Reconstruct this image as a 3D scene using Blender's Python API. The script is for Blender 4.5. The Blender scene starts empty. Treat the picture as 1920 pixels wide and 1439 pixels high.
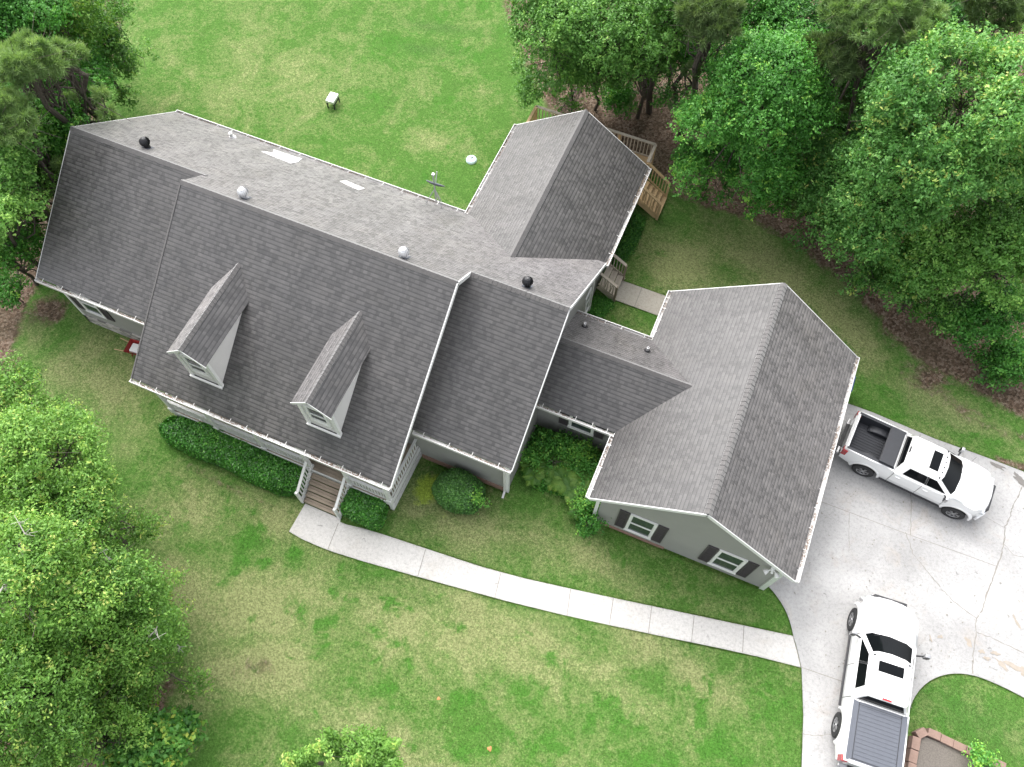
import bpy, bmesh, math, random
import numpy as np
from mathutils import Vector, Matrix
R = math.radians
SC = bpy.context.scene
COL = SC.collection

# ------------------------------------------------------------------ camera, sky, sun, exposure
CAM = (4.895, -12.243, 30.0)
PITCH, ROLL, YAW, FPX = R(64.158), R(0.565), R(22.566), 1524.71
cam_data = bpy.data.cameras.new("camera")
cam_data.sensor_width = 36.0
cam_data.lens = 36.0 * FPX / 1920.0
cam_data.clip_end = 6000
cam = bpy.data.objects.new("camera", cam_data)
COL.objects.link(cam)
_r = Vector((math.cos(YAW), math.sin(YAW), 0)); _f = Vector((-math.sin(YAW), math.cos(YAW), 0))
_fw = _f * math.cos(PITCH) - Vector((0, 0, 1)) * math.sin(PITCH)
_up = _f * math.sin(PITCH) + Vector((0, 0, 1)) * math.cos(PITCH)
_x = _r * math.cos(ROLL) + _up * math.sin(ROLL)
_y = _up * math.cos(ROLL) - _r * math.sin(ROLL)
M = Matrix((_x, _y, -_fw)).transposed().to_4x4()
M.translation = Vector(CAM)
cam.matrix_world = M
SC.camera = cam

SUN = Vector((-0.42, 0.44, 0.80)).normalized()
world = bpy.data.worlds.new("World")
SC.world = world
world.use_nodes = True
wn = world.node_tree.nodes; wl = world.node_tree.links
wn.clear()
sky = wn.new("ShaderNodeTexSky"); sky.sky_type = 'NISHITA'; sky.sun_disc = False
sky.sun_elevation = math.asin(SUN.z); sky.sun_rotation = math.atan2(SUN.x, SUN.y)
sky.air_density = 1.0; sky.dust_density = 4.0; sky.ozone_density = 1.0
hs = wn.new("ShaderNodeHueSaturation"); hs.inputs['Saturation'].default_value = 0.22
bg = wn.new("ShaderNodeBackground"); bg.inputs['Strength'].default_value = 0.14
wo = wn.new("ShaderNodeOutputWorld")
wl.new(sky.outputs[0], hs.inputs['Color']); wl.new(hs.outputs[0], bg.inputs[0]); wl.new(bg.outputs[0], wo.inputs[0])
sun_d = bpy.data.lights.new("sun", 'SUN'); sun_d.energy = 1.3; sun_d.angle = R(75); sun_d.color = (1.0, 0.97, 0.93)
sun_o = bpy.data.objects.new("sun", sun_d); COL.objects.link(sun_o)
sun_o.rotation_euler = SUN.to_track_quat('Z', 'Y').to_euler()
SC.view_settings.view_transform = 'Standard'
SC.view_settings.look = 'None'
SC.view_settings.gamma = 1.0
SC.view_settings.exposure = 1.58
SC.cycles.max_bounces = 8

# ------------------------------------------------------------------ materials
def newmat(name):
    m = bpy.data.materials.new(name); m.use_nodes = True
    n = m.node_tree.nodes; n.clear()
    out = n.new("ShaderNodeOutputMaterial"); b = n.new("ShaderNodeBsdfPrincipled")
    m.node_tree.links.new(b.outputs[0], out.inputs[0])
    return m, n, m.node_tree.links, b, out
def setb(b, **k):
    for a, v in k.items():
        b.inputs[a.replace('_', ' ')].default_value = v
def c4(c): return (c[0], c[1], c[2], 1.0)
def noise(n, l, scale, detail=4, rough=0.55, vec=None, dist=0.0):
    t = n.new("ShaderNodeTexNoise"); t.inputs['Scale'].default_value = scale
    t.inputs['Detail'].default_value = detail; t.inputs['Roughness'].default_value = rough
    t.inputs['Distortion'].default_value = dist
    if vec is not None: l.new(vec, t.inputs['Vector'])
    return t.outputs['Fac']
def ramp(n, l, fac, stops):
    r = n.new("ShaderNodeValToRGB"); e = r.color_ramp.elements
    while len(e) < len(stops): e.new(0.5)
    for i, (p, c) in enumerate(stops):
        e[i].position = p; e[i].color = c4(c) if not isinstance(c, (int, float)) else (c, c, c, 1)
    l.new(fac, r.inputs[0]); return r.outputs[0]
def mix(n, l, fac, a, b, mode='MIX'):
    x = n.new("ShaderNodeMix"); x.data_type = 'RGBA'; x.blend_type = mode
    for s, v in ((x.inputs[0], fac), (x.inputs[6], a), (x.inputs[7], b)):
        if isinstance(v, (int, float)): s.default_value = v
        elif isinstance(v, tuple): s.default_value = c4(v)
        else: l.new(v, s)
    return x.outputs[2]
def math_(n, l, op, a, b=0.0, c=None):
    x = n.new("ShaderNodeMath"); x.operation = op
    for i, v in enumerate((a, b) if c is None else (a, b, c)):
        if isinstance(v, (int, float)): x.inputs[i].default_value = v
        else: l.new(v, x.inputs[i])
    return x.outputs[0]
def coords(n, kind='Object'): return n.new("ShaderNodeTexCoord").outputs[kind]
def bump(n, l, b, h, strength, dist):
    x = n.new("ShaderNodeBump"); x.inputs['Strength'].default_value = strength; x.inputs['Distance'].default_value = dist
    l.new(h, x.inputs['Height']); l.new(x.outputs[0], b.inputs['Normal'])
def attr(n, name):
    a = n.new("ShaderNodeAttribute"); a.attribute_name = name; return a.outputs['Fac']

def simple(name, col, rough=0.6, var=0.15, scale=8.0, metallic=0.0, coat=0.0, spec=0.5):
    m, n, l, b, o = newmat(name)
    f = noise(n, l, scale, 5, 0.6, coords(n))
    c = mix(n, l, f, tuple(x * (1 - var) for x in col), tuple(min(1, x * (1 + var)) for x in col))
    l.new(c, b.inputs['Base Color'])
    setb(b, Roughness=rough, Metallic=metallic, Coat_Weight=coat, Specular_IOR_Level=spec)
    if coat: b.inputs['Coat Roughness'].default_value = 0.05
    return m

def shingle_mat(name, dark, light, patch=0.0):
    m, n, l, b, o = newmat(name)
    uv = coords(n, 'UV')
    def bricks(w, h, off, c1, c2, mort, seedx):
        mp = n.new("ShaderNodeMapping"); mp.inputs['Location'].default_value = (seedx, 0, 0); l.new(uv, mp.inputs[0])
        t = n.new("ShaderNodeTexBrick"); t.offset = off; t.offset_frequency = 2; t.squash = 1.0
        l.new(mp.outputs[0], t.inputs['Vector'])
        t.inputs['Color1'].default_value = c4(c1); t.inputs['Color2'].default_value = c4(c2)
        t.inputs['Mortar'].default_value = c4(mort); t.inputs['Scale'].default_value = 1.0
        t.inputs['Mortar Size'].default_value = 0.004; t.inputs['Mortar Smooth'].default_value = 0.3
        t.inputs['Bias'].default_value = 0.0
        t.inputs['Brick Width'].default_value = w; t.inputs['Row Height'].default_value = h
        return t
    t1 = bricks(0.21, 0.145, 0.37, dark, light, dark, 3.3)
    t2 = bricks(0.33, 0.145, 0.61, (0.93, 0.93, 0.93), (1.06, 1.06, 1.06), (0.93, 0.93, 0.93), 7.9)
    c = mix(n, l, 0.8, t1.outputs['Color'], t2.outputs['Color'], 'MULTIPLY')
    c = mix(n, l, ramp(n, l, noise(n, l, 0.5, 5, 0.65, uv, 0.8), [(0.5, 0.0), (0.8, 0.45)]), c, (0.062, 0.056, 0.050))
    mp3 = n.new("ShaderNodeMapping"); mp3.inputs['Location'].default_value = (5.1, 0, 0); l.new(uv, mp3.inputs[0])
    t3 = n.new("ShaderNodeTexBrick"); t3.offset = 0.43; t3.offset_frequency = 2; l.new(mp3.outputs[0], t3.inputs['Vector'])
    t3.inputs['Color1'].default_value = (0, 0, 0, 1); t3.inputs['Color2'].default_value = (1, 1, 1, 1); t3.inputs['Mortar'].default_value = (0.5, 0.5, 0.5, 1)
    t3.inputs['Scale'].default_value = 1.0; t3.inputs['Mortar Size'].default_value = 0.003; t3.inputs['Brick Width'].default_value = 0.14; t3.inputs['Row Height'].default_value = 0.145
    tab = ramp(n, l, t3.outputs['Color'], [(0.0, 0.62), (0.26, 0.70), (0.33, 1.0), (0.75, 1.06), (1.0, 1.20)])
    c = mix(n, l, 0.9, c, tab, 'MULTIPLY')
    # weather streaks that run down the slope
    mp = n.new("ShaderNodeMapping"); mp.inputs['Scale'].default_value = (1.6, 0.28, 1); l.new(uv, mp.inputs[0])
    s = ramp(n, l, noise(n, l, 1.0, 5, 0.6, mp.outputs[0], 0.4), [(0.28, 0.74), (0.72, 1.24)])
    c = mix(n, l, 1.0, c, s, 'MULTIPLY')
    g = ramp(n, l, noise(n, l, 55.0, 3, 0.7, uv), [(0.25, 0.72), (0.75, 1.28)])
    c = mix(n, l, 1.0, c, g, 'MULTIPLY')
    # printed band and butt-edge shadow, both painted into the colour at each course's foot
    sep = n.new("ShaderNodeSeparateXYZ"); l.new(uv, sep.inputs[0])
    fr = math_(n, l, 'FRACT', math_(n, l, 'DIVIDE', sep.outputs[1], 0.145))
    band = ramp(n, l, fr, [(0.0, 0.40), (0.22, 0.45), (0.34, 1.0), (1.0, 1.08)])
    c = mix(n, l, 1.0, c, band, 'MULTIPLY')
    l.new(mix(n, l, 1.0, c, (25.0, 25.0, 25.1), 'MULTIPLY'), b.inputs['Sheen Tint'])   # worn granules scatter more
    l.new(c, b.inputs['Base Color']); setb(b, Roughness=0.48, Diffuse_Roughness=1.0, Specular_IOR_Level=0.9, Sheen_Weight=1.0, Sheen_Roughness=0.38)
    saw = math_(n, l, 'SUBTRACT', 1.0, fr)
    h = math_(n, l, 'ADD', math_(n, l, 'ADD', saw, math_(n, l, 'MULTIPLY', tab, 0.9)), math_(n, l, 'MULTIPLY', noise(n, l, 40, 3, 0.7, uv), 0.5))
    bump(n, l, b, h, 0.45, 0.010)
    return m

def siding_mat(name, col, lap=0.115):
    m, n, l, b, o = newmat(name)
    oc = coords(n)
    f = noise(n, l, 1.2, 4, 0.6, oc)
    l.new(mix(n, l, f, tuple(x * 0.9 for x in col), tuple(x * 1.08 for x in col)), b.inputs['Base Color'])
    sep = n.new("ShaderNodeSeparateXYZ"); l.new(oc, sep.inputs[0])
    fr = math_(n, l, 'FRACT', math_(n, l, 'DIVIDE', sep.outputs[2], lap))
    bump(n, l, b, math_(n, l, 'SUBTRACT', 1.0, fr), 0.8, 0.014)
    setb(b, Roughness=0.7, Specular_IOR_Level=0.3)
    return m

def concrete_mat(name, base, stain, warm):
    m, n, l, b, o = newmat(name)
    oc = coords(n)
    big = ramp(n, l, noise(n, l, 0.35, 5, 0.6, oc, 0.6), [(0.35, 0.0), (0.72, 1.0)])
    c = mix(n, l, big, base, stain)
    w = ramp(n, l, noise(n, l, 0.8, 5, 0.65, oc, 1.0), [(0.55, 0.0), (0.75, 0.5)])
    c = mix(n, l, w, c, warm)
    sp = ramp(n, l, noise(n, l, 9, 6, 0.75, oc), [(0.30, 0.74), (0.52, 1.0), (0.8, 1.05)])
    c = mix(n, l, 1.0, c, sp, 'MULTIPLY')
    sp2 = ramp(n, l, noise(n, l, 4.5, 3, 0.5, oc, 0.8), [(0.24, 0.6), (0.31, 1.0)])
    c = mix(n, l, 1.0, c, sp2, 'MULTIPLY')
    fine = ramp(n, l, noise(n, l, 45, 2, 0.7, oc), [(0.25, 0.80), (0.75, 1.12)])
    c = mix(n, l, 1.0, c, fine, 'MULTIPLY')
    l.new(c, b.inputs['Base Color']); setb(b, Roughness=0.9, Specular_IOR_Level=0.2)
    bump(n, l, b, noise(n, l, 60, 3, 0.7, oc), 0.3, 0.006)
    return m

def wood_mat(name, col, var=0.35, axis=0):
    m, n, l, b, o = newmat(name)
    oc = coords(n)
    mp = n.new("ShaderNodeMapping"); s = [14.0, 14.0, 14.0]; s[axis] = 1.2
    mp.inputs['Scale'].default_value = s; l.new(oc, mp.inputs[0])
    f = noise(n, l, 1.0, 5, 0.65, mp.outputs[0])
    f2 = noise(n, l, 1.3, 3, 0.5, oc)
    c = mix(n, l, f, tuple(x * (1 - var) for x in col), tuple(x * (1 + var) for x in col))
    c = mix(n, l, 1.0, c, ramp(n, l, f2, [(0.3, 0.8), (0.7, 1.15)]), 'MULTIPLY')
    l.new(c, b.inputs['Base Color']); setb(b, Roughness=0.8, Specular_IOR_Level=0.2)
    return m

def leaf_mat(name, stops, trans=0.3, rough=0.5, spec=0.35):
    m, n, l, b, o = newmat(name)
    c = ramp(n, l, attr(n, 'tint'), stops)
    l.new(c, b.inputs['Base Color']); setb(b, Roughness=rough, Specular_IOR_Level=spec)
    tr = n.new("ShaderNodeBsdfTranslucent")
    l.new(mix(n, l, 1.0, c, (1.25, 1.35, 0.6), 'MULTIPLY'), tr.inputs[0])
    ms = n.new("ShaderNodeMixShader"); ms.inputs[0].default_value = trans
    l.new(b.outputs[0], ms.inputs[1]); l.new(tr.outputs[0], ms.inputs[2]); l.new(ms.outputs[0], o.inputs[0])
    return m

def glass_mat(name, col=(0.02, 0.025, 0.03), rough=0.06, spec=0.5):
    m, n, l, b, o = newmat(name)
    f = noise(n, l, 1.5, 3, 0.5, coords(n))
    l.new(mix(n, l, f, tuple(x * 0.7 for x in col), tuple(x * 1.3 for x in col)), b.inputs['Base Color'])
    setb(b, Roughness=rough, Specular_IOR_Level=spec)
    return m

def lawn_mat():
    m, n, l, b, o = newmat("lawn_grass")
    oc = coords(n)
    soil = attr(n, 'soil'); lush = attr(n, 'lush'); dry = attr(n, 'dry'); deep = attr(n, 'deep')
    n1 = noise(n, l, 0.55, 6, 0.66, oc, 0.8)
    n2 = noise(n, l, 1.9, 6, 0.68, oc, 0.6)
    n5 = noise(n, l, 5.5, 5, 0.7, oc, 0.4)
    n3 = noise(n, l, 14, 4, 0.75, oc)
    n4 = noise(n, l, 42, 2, 0.8, oc)
    green = mix(n, l, n5, (0.048, 0.122, 0.020), (0.090, 0.186, 0.037))
    straw = mix(n, l, n3, (0.142, 0.180, 0.064), (0.262, 0.276, 0.128))
    d = math_(n, l, 'ADD', math_(n, l, 'MULTIPLY_ADD', n1, 1.5, -0.38), math_(n, l, 'MULTIPLY', n3, 0.45))
    d = math_(n, l, 'ADD', d, math_(n, l, 'MULTIPLY', math_(n, l, 'SUBTRACT', n5, 0.5), 0.9))
    d = math_(n, l, 'ADD', d, math_(n, l, 'MULTIPLY', math_(n, l, 'SUBTRACT', dry, 0.45), 0.7))
    dm = ramp(n, l, d, [(0.42, 0.0), (1.02, 1.0)])
    c = mix(n, l, dm, green, straw)
    # crabgrass patches: saturated green with ragged edges
    lv = math_(n, l, 'ADD', lush, math_(n, l, 'MULTIPLY', math_(n, l, 'SUBTRACT', n2, 0.5), 2.9))
    lv = math_(n, l, 'ADD', lv, math_(n, l, 'MULTIPLY', math_(n, l, 'SUBTRACT', n5, 0.5), 0.9))
    lm = ramp(n, l, lv, [(0.44, 0.0), (0.92, 0.9)])
    c = mix(n, l, lm, c, mix(n, l, n3, (0.036, 0.122, 0.014), (0.066, 0.178, 0.026)))
    mo = math_(n, l, 'ADD', attr(n, 'moss'), math_(n, l, 'MULTIPLY', math_(n, l, 'SUBTRACT', n5, 0.5), 1.2))
    c = mix(n, l, ramp(n, l, mo, [(0.4, 0.0), (0.75, 0.9)]), c, mix(n, l, n3, (0.19, 0.30, 0.035), (0.33, 0.43, 0.06)))
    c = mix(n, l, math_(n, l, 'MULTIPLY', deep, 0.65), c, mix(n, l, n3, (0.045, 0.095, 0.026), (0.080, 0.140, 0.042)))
    sv = math_(n, l, 'ADD', soil, math_(n, l, 'MULTIPLY', math_(n, l, 'SUBTRACT', n2, 0.5), 1.2))
    sv = math_(n, l, 'ADD', sv, math_(n, l, 'MULTIPLY', math_(n, l, 'SUBTRACT', n3, 0.5), 0.5))
    sm = ramp(n, l, sv, [(0.4, 0.0), (0.75, 1.0)])
    v = n.new("ShaderNodeTexVoronoi"); v.inputs['Scale'].default_value = 11.0; l.new(oc, v.inputs['Vector'])
    litter = ramp(n, l, v.outputs['Color'], [(0.15, (0.070, 0.046, 0.032)), (0.5, (0.150, 0.100, 0.072)), (0.85, (0.240, 0.185, 0.145))])
    litter = mix(n, l, ramp(n, l, n1, [(0.35, 0.0), (0.65, 0.55)]), litter, (0.065, 0.055, 0.035))
    c = mix(n, l, sm, c, litter)
    f1 = ramp(n, l, n4, [(0.3, 0.45), (0.5, 1.0), (0.7, 1.65)])
    c = mix(n, l, 1.0, c, f1, 'MULTIPLY')
    f2 = ramp(n, l, n3, [(0.3, 0.6), (0.7, 1.4)])
    c = mix(n, l, 1.0, c, f2, 'MULTIPLY')
    l.new(c, b.inputs['Base Color']); setb(b, Roughness=0.95, Specular_IOR_Level=0.1)
    bump(n, l, b, math_(n, l, 'ADD', n4, n3), 0.7, 0.05)
    return m

MT = {}
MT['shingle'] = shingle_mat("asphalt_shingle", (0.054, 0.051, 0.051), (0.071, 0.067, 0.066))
MT['shingle_cap'] = simple("ridge_shingle", (0.080, 0.075, 0.074), 0.7, 0.45, 7, spec=0.5)
_b = MT['shingle_cap'].node_tree.nodes['Principled BSDF']; setb(_b, Sheen_Weight=0.7, Sheen_Roughness=0.5)
MT['white'] = simple("white_trim_paint", (0.68, 0.68, 0.67), 0.5, 0.05, 3)
MT['gutter'] = simple("white_gutter_metal", (0.60, 0.59, 0.58), 0.4, 0.08, 6)
MT['debris'] = simple("gutter_leaf_debris", (0.26, 0.195, 0.155), 0.95, 0.6, 30)
MT['siding'] = siding_mat("grey_siding", (0.272, 0.272, 0.255))
MT['cheek'] = siding_mat("pale_dormer_siding", (0.60, 0.585, 0.575))
MT['corner'] = simple("corner_board_paint", (0.52, 0.56, 0.50), 0.6, 0.06, 3)
MT['stone'] = None
MT['shutter'] = simple("dark_plum_shutter", (0.050, 0.042, 0.048), 0.6, 0.2, 10)
MT['pane'] = glass_mat("window_glass", (0.045, 0.060, 0.058), 0.05)
MT['concrete'] = concrete_mat("driveway_concrete", (0.44, 0.435, 0.43), (0.30, 0.297, 0.294), (0.37, 0.33, 0.29))
MT['walk'] = concrete_mat("walkway_concrete", (0.56, 0.545, 0.525), (0.47, 0.455, 0.435), (0.44, 0.40, 0.355))
MT['oldwalk'] = concrete_mat("weathered_concrete", (0.40, 0.375, 0.325), (0.33, 0.305, 0.265), (0.29, 0.25, 0.20))
MT['joint'] = simple("concrete_joint", (0.22, 0.205, 0.185), 0.95, 0.4, 5)
MT['stain'] = simple("rust_stain", (0.30, 0.265, 0.225), 0.95, 0.25, 6)
MT['oil'] = simple("damp_stain", (0.17, 0.16, 0.15), 0.9, 0.25, 5)
MT['porchwood'] = wood_mat("weathered_porch_wood", (0.31, 0.255, 0.20), 0.35, 0)
MT['deckwood'] = wood_mat("tan_deck_wood", (0.52, 0.37, 0.21), 0.3, 0)
MT['greywood'] = wood_mat("greyed_rail_wood", (0.48, 0.42, 0.35), 0.3, 0)
MT['bark'] = simple("tree_bark", (0.075, 0.062, 0.050), 0.95, 0.4, 12)
MT['deadwood'] = simple("bare_grey_twig", (0.36, 0.34, 0.31), 0.9, 0.25, 9)
MT['lawn'] = lawn_mat()
MT['black'] = simple("black_plastic", (0.022, 0.022, 0.025), 0.45, 0.25, 10)
MT['rubber'] = simple("tyre_rubber", (0.025, 0.025, 0.026), 0.8, 0.3, 14)
MT['paint'] = simple("white_car_paint", (0.80, 0.80, 0.80), 0.25, 0.02, 2, coat=0.8)
MT['carglass'] = glass_mat("car_glass", (0.005, 0.006, 0.007), 0.02, 0.13)
MT['chrome'] = simple("chrome", (0.62, 0.62, 0.63), 0.18, 0.05, 5, metallic=1.0)
MT['alloy'] = simple("wheel_alloy", (0.42, 0.42, 0.43), 0.35, 0.1, 8, metallic=0.8)
MT['liner'] = simple("bed_liner", (0.026, 0.028, 0.034), 0.7, 0.25, 6)
MT['vinyl'] = simple("tonneau_vinyl", (0.028, 0.030, 0.036), 0.55, 0.2, 6)
MT['tonneau'] = simple("grey_tonneau_panel", (0.088, 0.096, 0.116), 0.5, 0.12, 4)
MT['red'] = simple("red_lamp_lens", (0.36, 0.015, 0.02), 0.25, 0.15, 8, coat=0.5)
MT['lens'] = simple("clear_lamp_lens", (0.55, 0.57, 0.60), 0.12, 0.15, 10, coat=0.5)
MT['blue'] = simple("blue_bin_plastic", (0.010, 0.045, 0.14), 0.5, 0.2, 6)
MT['redpaint'] = simple("red_enamel", (0.33, 0.03, 0.03), 0.45, 0.2, 8)
MT['teal'] = simple("pale_teal_plastic", (0.50, 0.66, 0.64), 0.5, 0.12, 9)
MT['galv'] = simple("galvanised_metal", (0.55, 0.56, 0.57), 0.4, 0.15, 8, metallic=0.6)
MT['silver'] = simple("bright_turbine_metal", (0.78, 0.78, 0.79), 0.35, 0.08, 8, metallic=0.35)
MT['underlay'] = simple("white_underlayment", (0.78, 0.78, 0.77), 0.7, 0.05, 2)
MT['block'] = simple("brown_edging_block", (0.23, 0.155, 0.125), 0.9, 0.3, 7)
MT['mulch'] = simple("grey_mulch", (0.13, 0.115, 0.10), 0.95, 0.6, 26)
MT['clay'] = simple("orange_clay", (0.42, 0.20, 0.08), 0.95, 0.25, 14)
MT['brick'] = simple("brick_base", (0.24, 0.15, 0.115), 0.9, 0.35, 11)
def stone_mat():
    m, n, l, b, o = newmat("stacked_stone")
    oc = coords(n); mp = n.new("ShaderNodeMapping"); mp.inputs['Scale'].default_value = (2.2, 2.2, 7.0); l.new(oc, mp.inputs[0])
    v = n.new("ShaderNodeTexVoronoi"); v.inputs['Scale'].default_value = 1.6; l.new(mp.outputs[0], v.inputs['Vector'])
    c = ramp(n, l, v.outputs['Color'], [(0.1, (0.12, 0.115, 0.11)), (0.5, (0.30, 0.285, 0.265)), (0.9, (0.50, 0.47, 0.43))])
    l.new(c, b.inputs['Base Color']); setb(b, Roughness=0.9)
    bump(n, l, b, v.outputs['Distance'], 0.8, 0.03)
    return m
MT['stone'] = stone_mat()
LEAF = {
 'oak_dark': leaf_mat("dark_oak_leaf", [(0.0, (0.054, 0.148, 0.025)), (0.45, (0.116, 0.280, 0.051)), (0.8, (0.221, 0.427, 0.092)), (1.0, (0.366, 0.598, 0.140))]),
 'bright': leaf_mat("bright_green_leaf", [(0.0, (0.035, 0.135, 0.020)), (0.45, (0.075, 0.255, 0.036)), (0.8, (0.142, 0.378, 0.067)), (1.0, (0.319, 0.573, 0.092))]),
 'oak_new': leaf_mat("oak_leaf_with_new_growth", [(0.0, (0.046, 0.146, 0.027)), (0.4, (0.096, 0.262, 0.053)), (0.75, (0.188, 0.390, 0.094)), (0.93, (0.339, 0.536, 0.122)), (1.0, (0.459, 0.513, 0.133))]),
 'lime': leaf_mat("lime_oak_leaf", [(0.0, (0.055, 0.139, 0.021)), (0.4, (0.124, 0.274, 0.043)), (0.75, (0.226, 0.413, 0.081)), (0.94, (0.386, 0.533, 0.108)), (1.0, (0.477, 0.525, 0.153))]),
 'gum': leaf_mat("sweetgum_leaf", [(0.0, (0.030, 0.110, 0.022)), (0.5, (0.070, 0.220, 0.038)), (0.85, (0.150, 0.330, 0.055)), (1.0, (0.40, 0.48, 0.09))]),
 'olive': leaf_mat("olive_green_leaf", [(0.0, (0.025, 0.087, 0.012)), (0.5, (0.068, 0.184, 0.023)), (0.85, (0.140, 0.295, 0.034)), (1.0, (0.255, 0.360, 0.072))]),
 'under': leaf_mat("understory_leaf", [(0.0, (0.024, 0.085, 0.014)), (0.5, (0.051, 0.178, 0.029)), (1.0, (0.136, 0.345, 0.050))]),
 'pine': leaf_mat("pine_needle", [(0.0, (0.090, 0.169, 0.053)), (0.5, (0.198, 0.314, 0.114)), (1.0, (0.360, 0.483, 0.211))], 0.35),
 'pine_dark': leaf_mat("dull_pine_needle", [(0.0, (0.064, 0.118, 0.040)), (0.5, (0.125, 0.197, 0.073)), (1.0, (0.217, 0.295, 0.123))], 0.35),
 'hedge': leaf_mat("hedge_leaf", [(0.0, (0.026, 0.106, 0.013)), (0.5, (0.060, 0.230, 0.026)), (0.9, (0.108, 0.364, 0.044)), (1.0, (0.269, 0.577, 0.110))], 0.15, 0.35, 0.5),
 'bush': leaf_mat("dark_bush_leaf", [(0.0, (0.033, 0.100, 0.020)), (0.5, (0.070, 0.202, 0.040)), (1.0, (0.161, 0.376, 0.079))], 0.15, 0.4, 0.5),
 'fern': leaf_mat("fern_frond", [(0.0, (0.024, 0.088, 0.010)), (0.5, (0.064, 0.172, 0.021)), (0.9, (0.136, 0.264, 0.036)), (1.0, (0.208, 0.304, 0.048))], 0.3),
 'grass': leaf_mat("grass_blade", [(0.0, (0.035, 0.095, 0.012)), (0.6, (0.080, 0.180, 0.028)), (1.0, (0.20, 0.24, 0.07))], 0.3, 0.7, 0.2),
}

# ------------------------------------------------------------------ mesh helpers
class MB:
    def __init__(s): s.v = []; s.f = []; s.mi = []; s.uv = []
    def face(s, pts, mi=0, uvs=None):
        i = len(s.v); s.v += [tuple(p) for p in pts]
        s.f.append(tuple(range(i, i + len(pts)))); s.mi.append(mi)
        s.uv.append(uvs if uvs else [(0, 0)] * len(pts))
    def hexa(s, p, mi=0):      # p: 4 bottom (ccw from above), 4 top
        for q in ((3, 2, 1, 0), (4, 5, 6, 7), (0, 1, 5, 4), (1, 2, 6, 5), (2, 3, 7, 6), (3, 0, 4, 7)):
            s.face([p[k] for k in q], mi)
    def box(s, c, d, rz=0.0, mi=0):
        hx, hy, hz = d[0] / 2, d[1] / 2, d[2] / 2; ca, sa = math.cos(rz), math.sin(rz)
        p = []
        for z in (-hz, hz):
            for x, y in ((-hx, -hy), (hx, -hy), (hx, hy), (-hx, hy)):
                p.append((c[0] + x * ca - y * sa, c[1] + x * sa + y * ca, c[2] + z))
        s.hexa(p, mi)
    def span(s, a, b, mi=0):   # box from min corner to max corner
        s.box([(a[i] + b[i]) / 2 for i in range(3)], [abs(b[i] - a[i]) for i in range(3)], 0, mi)
    def bar(s, a, b, w, h, up=(0, 0, 1), mi=0):
        a = Vector(a); b = Vector(b); d = (b - a).normalized(); u = Vector(up)
        r = d.cross(u)
        if r.length < 1e-4: r = d.cross(Vector((1, 0, 0)))
        r.normalize(); u = r.cross(d).normalized()
        p = []
        for e in (a, b):
            for x, y in ((-1, -1), (1, -1), (1, 1), (-1, 1)):
                p.append(e + r * (x * w / 2) + u * (y * h / 2))
        for q in ((0, 1, 2, 3), (7, 6, 5, 4), (4, 5, 1, 0), (5, 6, 2, 1), (6, 7, 3, 2), (7, 4, 0, 3)):
            s.face([p[k] for k in q], mi)
    def tube(s, a, b, r0, r1, n=8, mi=0, cap=True):
        a = Vector(a); b = Vector(b); d = (b - a)
        if d.length < 1e-6: return
        d.normalize(); r = d.orthogonal().normalized(); u = d.cross(r)
        A = [a + (r * math.cos(2 * math.pi * k / n) + u * math.sin(2 * math.pi * k / n)) * r0 for k in range(n)]
        B = [b + (r * math.cos(2 * math.pi * k / n) + u * math.sin(2 * math.pi * k / n)) * r1 for k in range(n)]
        for k in range(n):
            j = (k + 1) % n; s.face([A[k], A[j], B[j], B[k]], mi)
        if cap: s.face(A[::-1], mi); s.face(B, mi)
    def lathe(s, prof, n=24, c=(0, 0, 0), axis='z', mi=0):
        def P(r, h, k):
            a = 2 * math.pi * k / n
            if axis == 'z': return (c[0] + r * math.cos(a), c[1] + r * math.sin(a), c[2] + h)
            return (c[0] + r * math.cos(a), c[1] + h, c[2] - r * math.sin(a))   # axis y
        for i in range(len(prof) - 1):
            (r0, h0), (r1, h1) = prof[i], prof[i + 1]
            for k in range(n):
                j = k + 1
                q = [P(r0, h0, k), P(r0, h0, j), P(r1, h1, j), P(r1, h1, k)]
                if r0 < 1e-6: q = [q[0], q[2], q[3]]
                elif r1 < 1e-6: q = [q[0], q[1], q[2]]
                s.face(q, mi)
    def prism(s, poly, z0, z1, mi=0, side=None):
        n = len(poly)
        s.face([(x, y, z1) for x, y in poly], mi)
        s.face([(x, y, z0) for x, y in reversed(poly)], mi)
        for k in range(n):
            a = poly[k]; b = poly[(k + 1) % n]
            s.face([(a[0], a[1], z0), (b[0], b[1], z0), (b[0], b[1], z1), (a[0], a[1], z1)], mi if side is None else side)
    def build(s, name, mats, parent=None, smooth=False, weld=True):
        if not isinstance(mats, (list, tuple)): mats = [mats]
        me = bpy.data.meshes.new(name)
        me.from_pydata(s.v, [], s.f)
        for m in mats: me.materials.append(m)
        me.polygons.foreach_set('material_index', s.mi)
        ul = me.uv_layers.new(name="UVMap")
        ul.data.foreach_set('uv', [c for f in s.uv for u in f for c in u])
        if weld:
            bm = bmesh.new(); bm.from_mesh(me); bmesh.ops.remove_doubles(bm, verts=bm.verts, dist=1e-5)
            bmesh.ops.recalc_face_normals(bm, faces=bm.faces)
            bm.to_mesh(me); bm.free()
        if smooth: me.polygons.foreach_set('use_smooth', [True] * len(me.polygons))
        o = bpy.data.objects.new(name, me); COL.objects.link(o)
        if parent is not None: attach(o, parent)
        return o
def attach(o, parent):         # parts are modelled in world space, so cancel the thing's own position
    o.parent = parent
    top = parent.parent is None and not parent.get('local')
    o.matrix_parent_inverse = Matrix.Translation(-parent.location) if top else Matrix.Identity(4)
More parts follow.
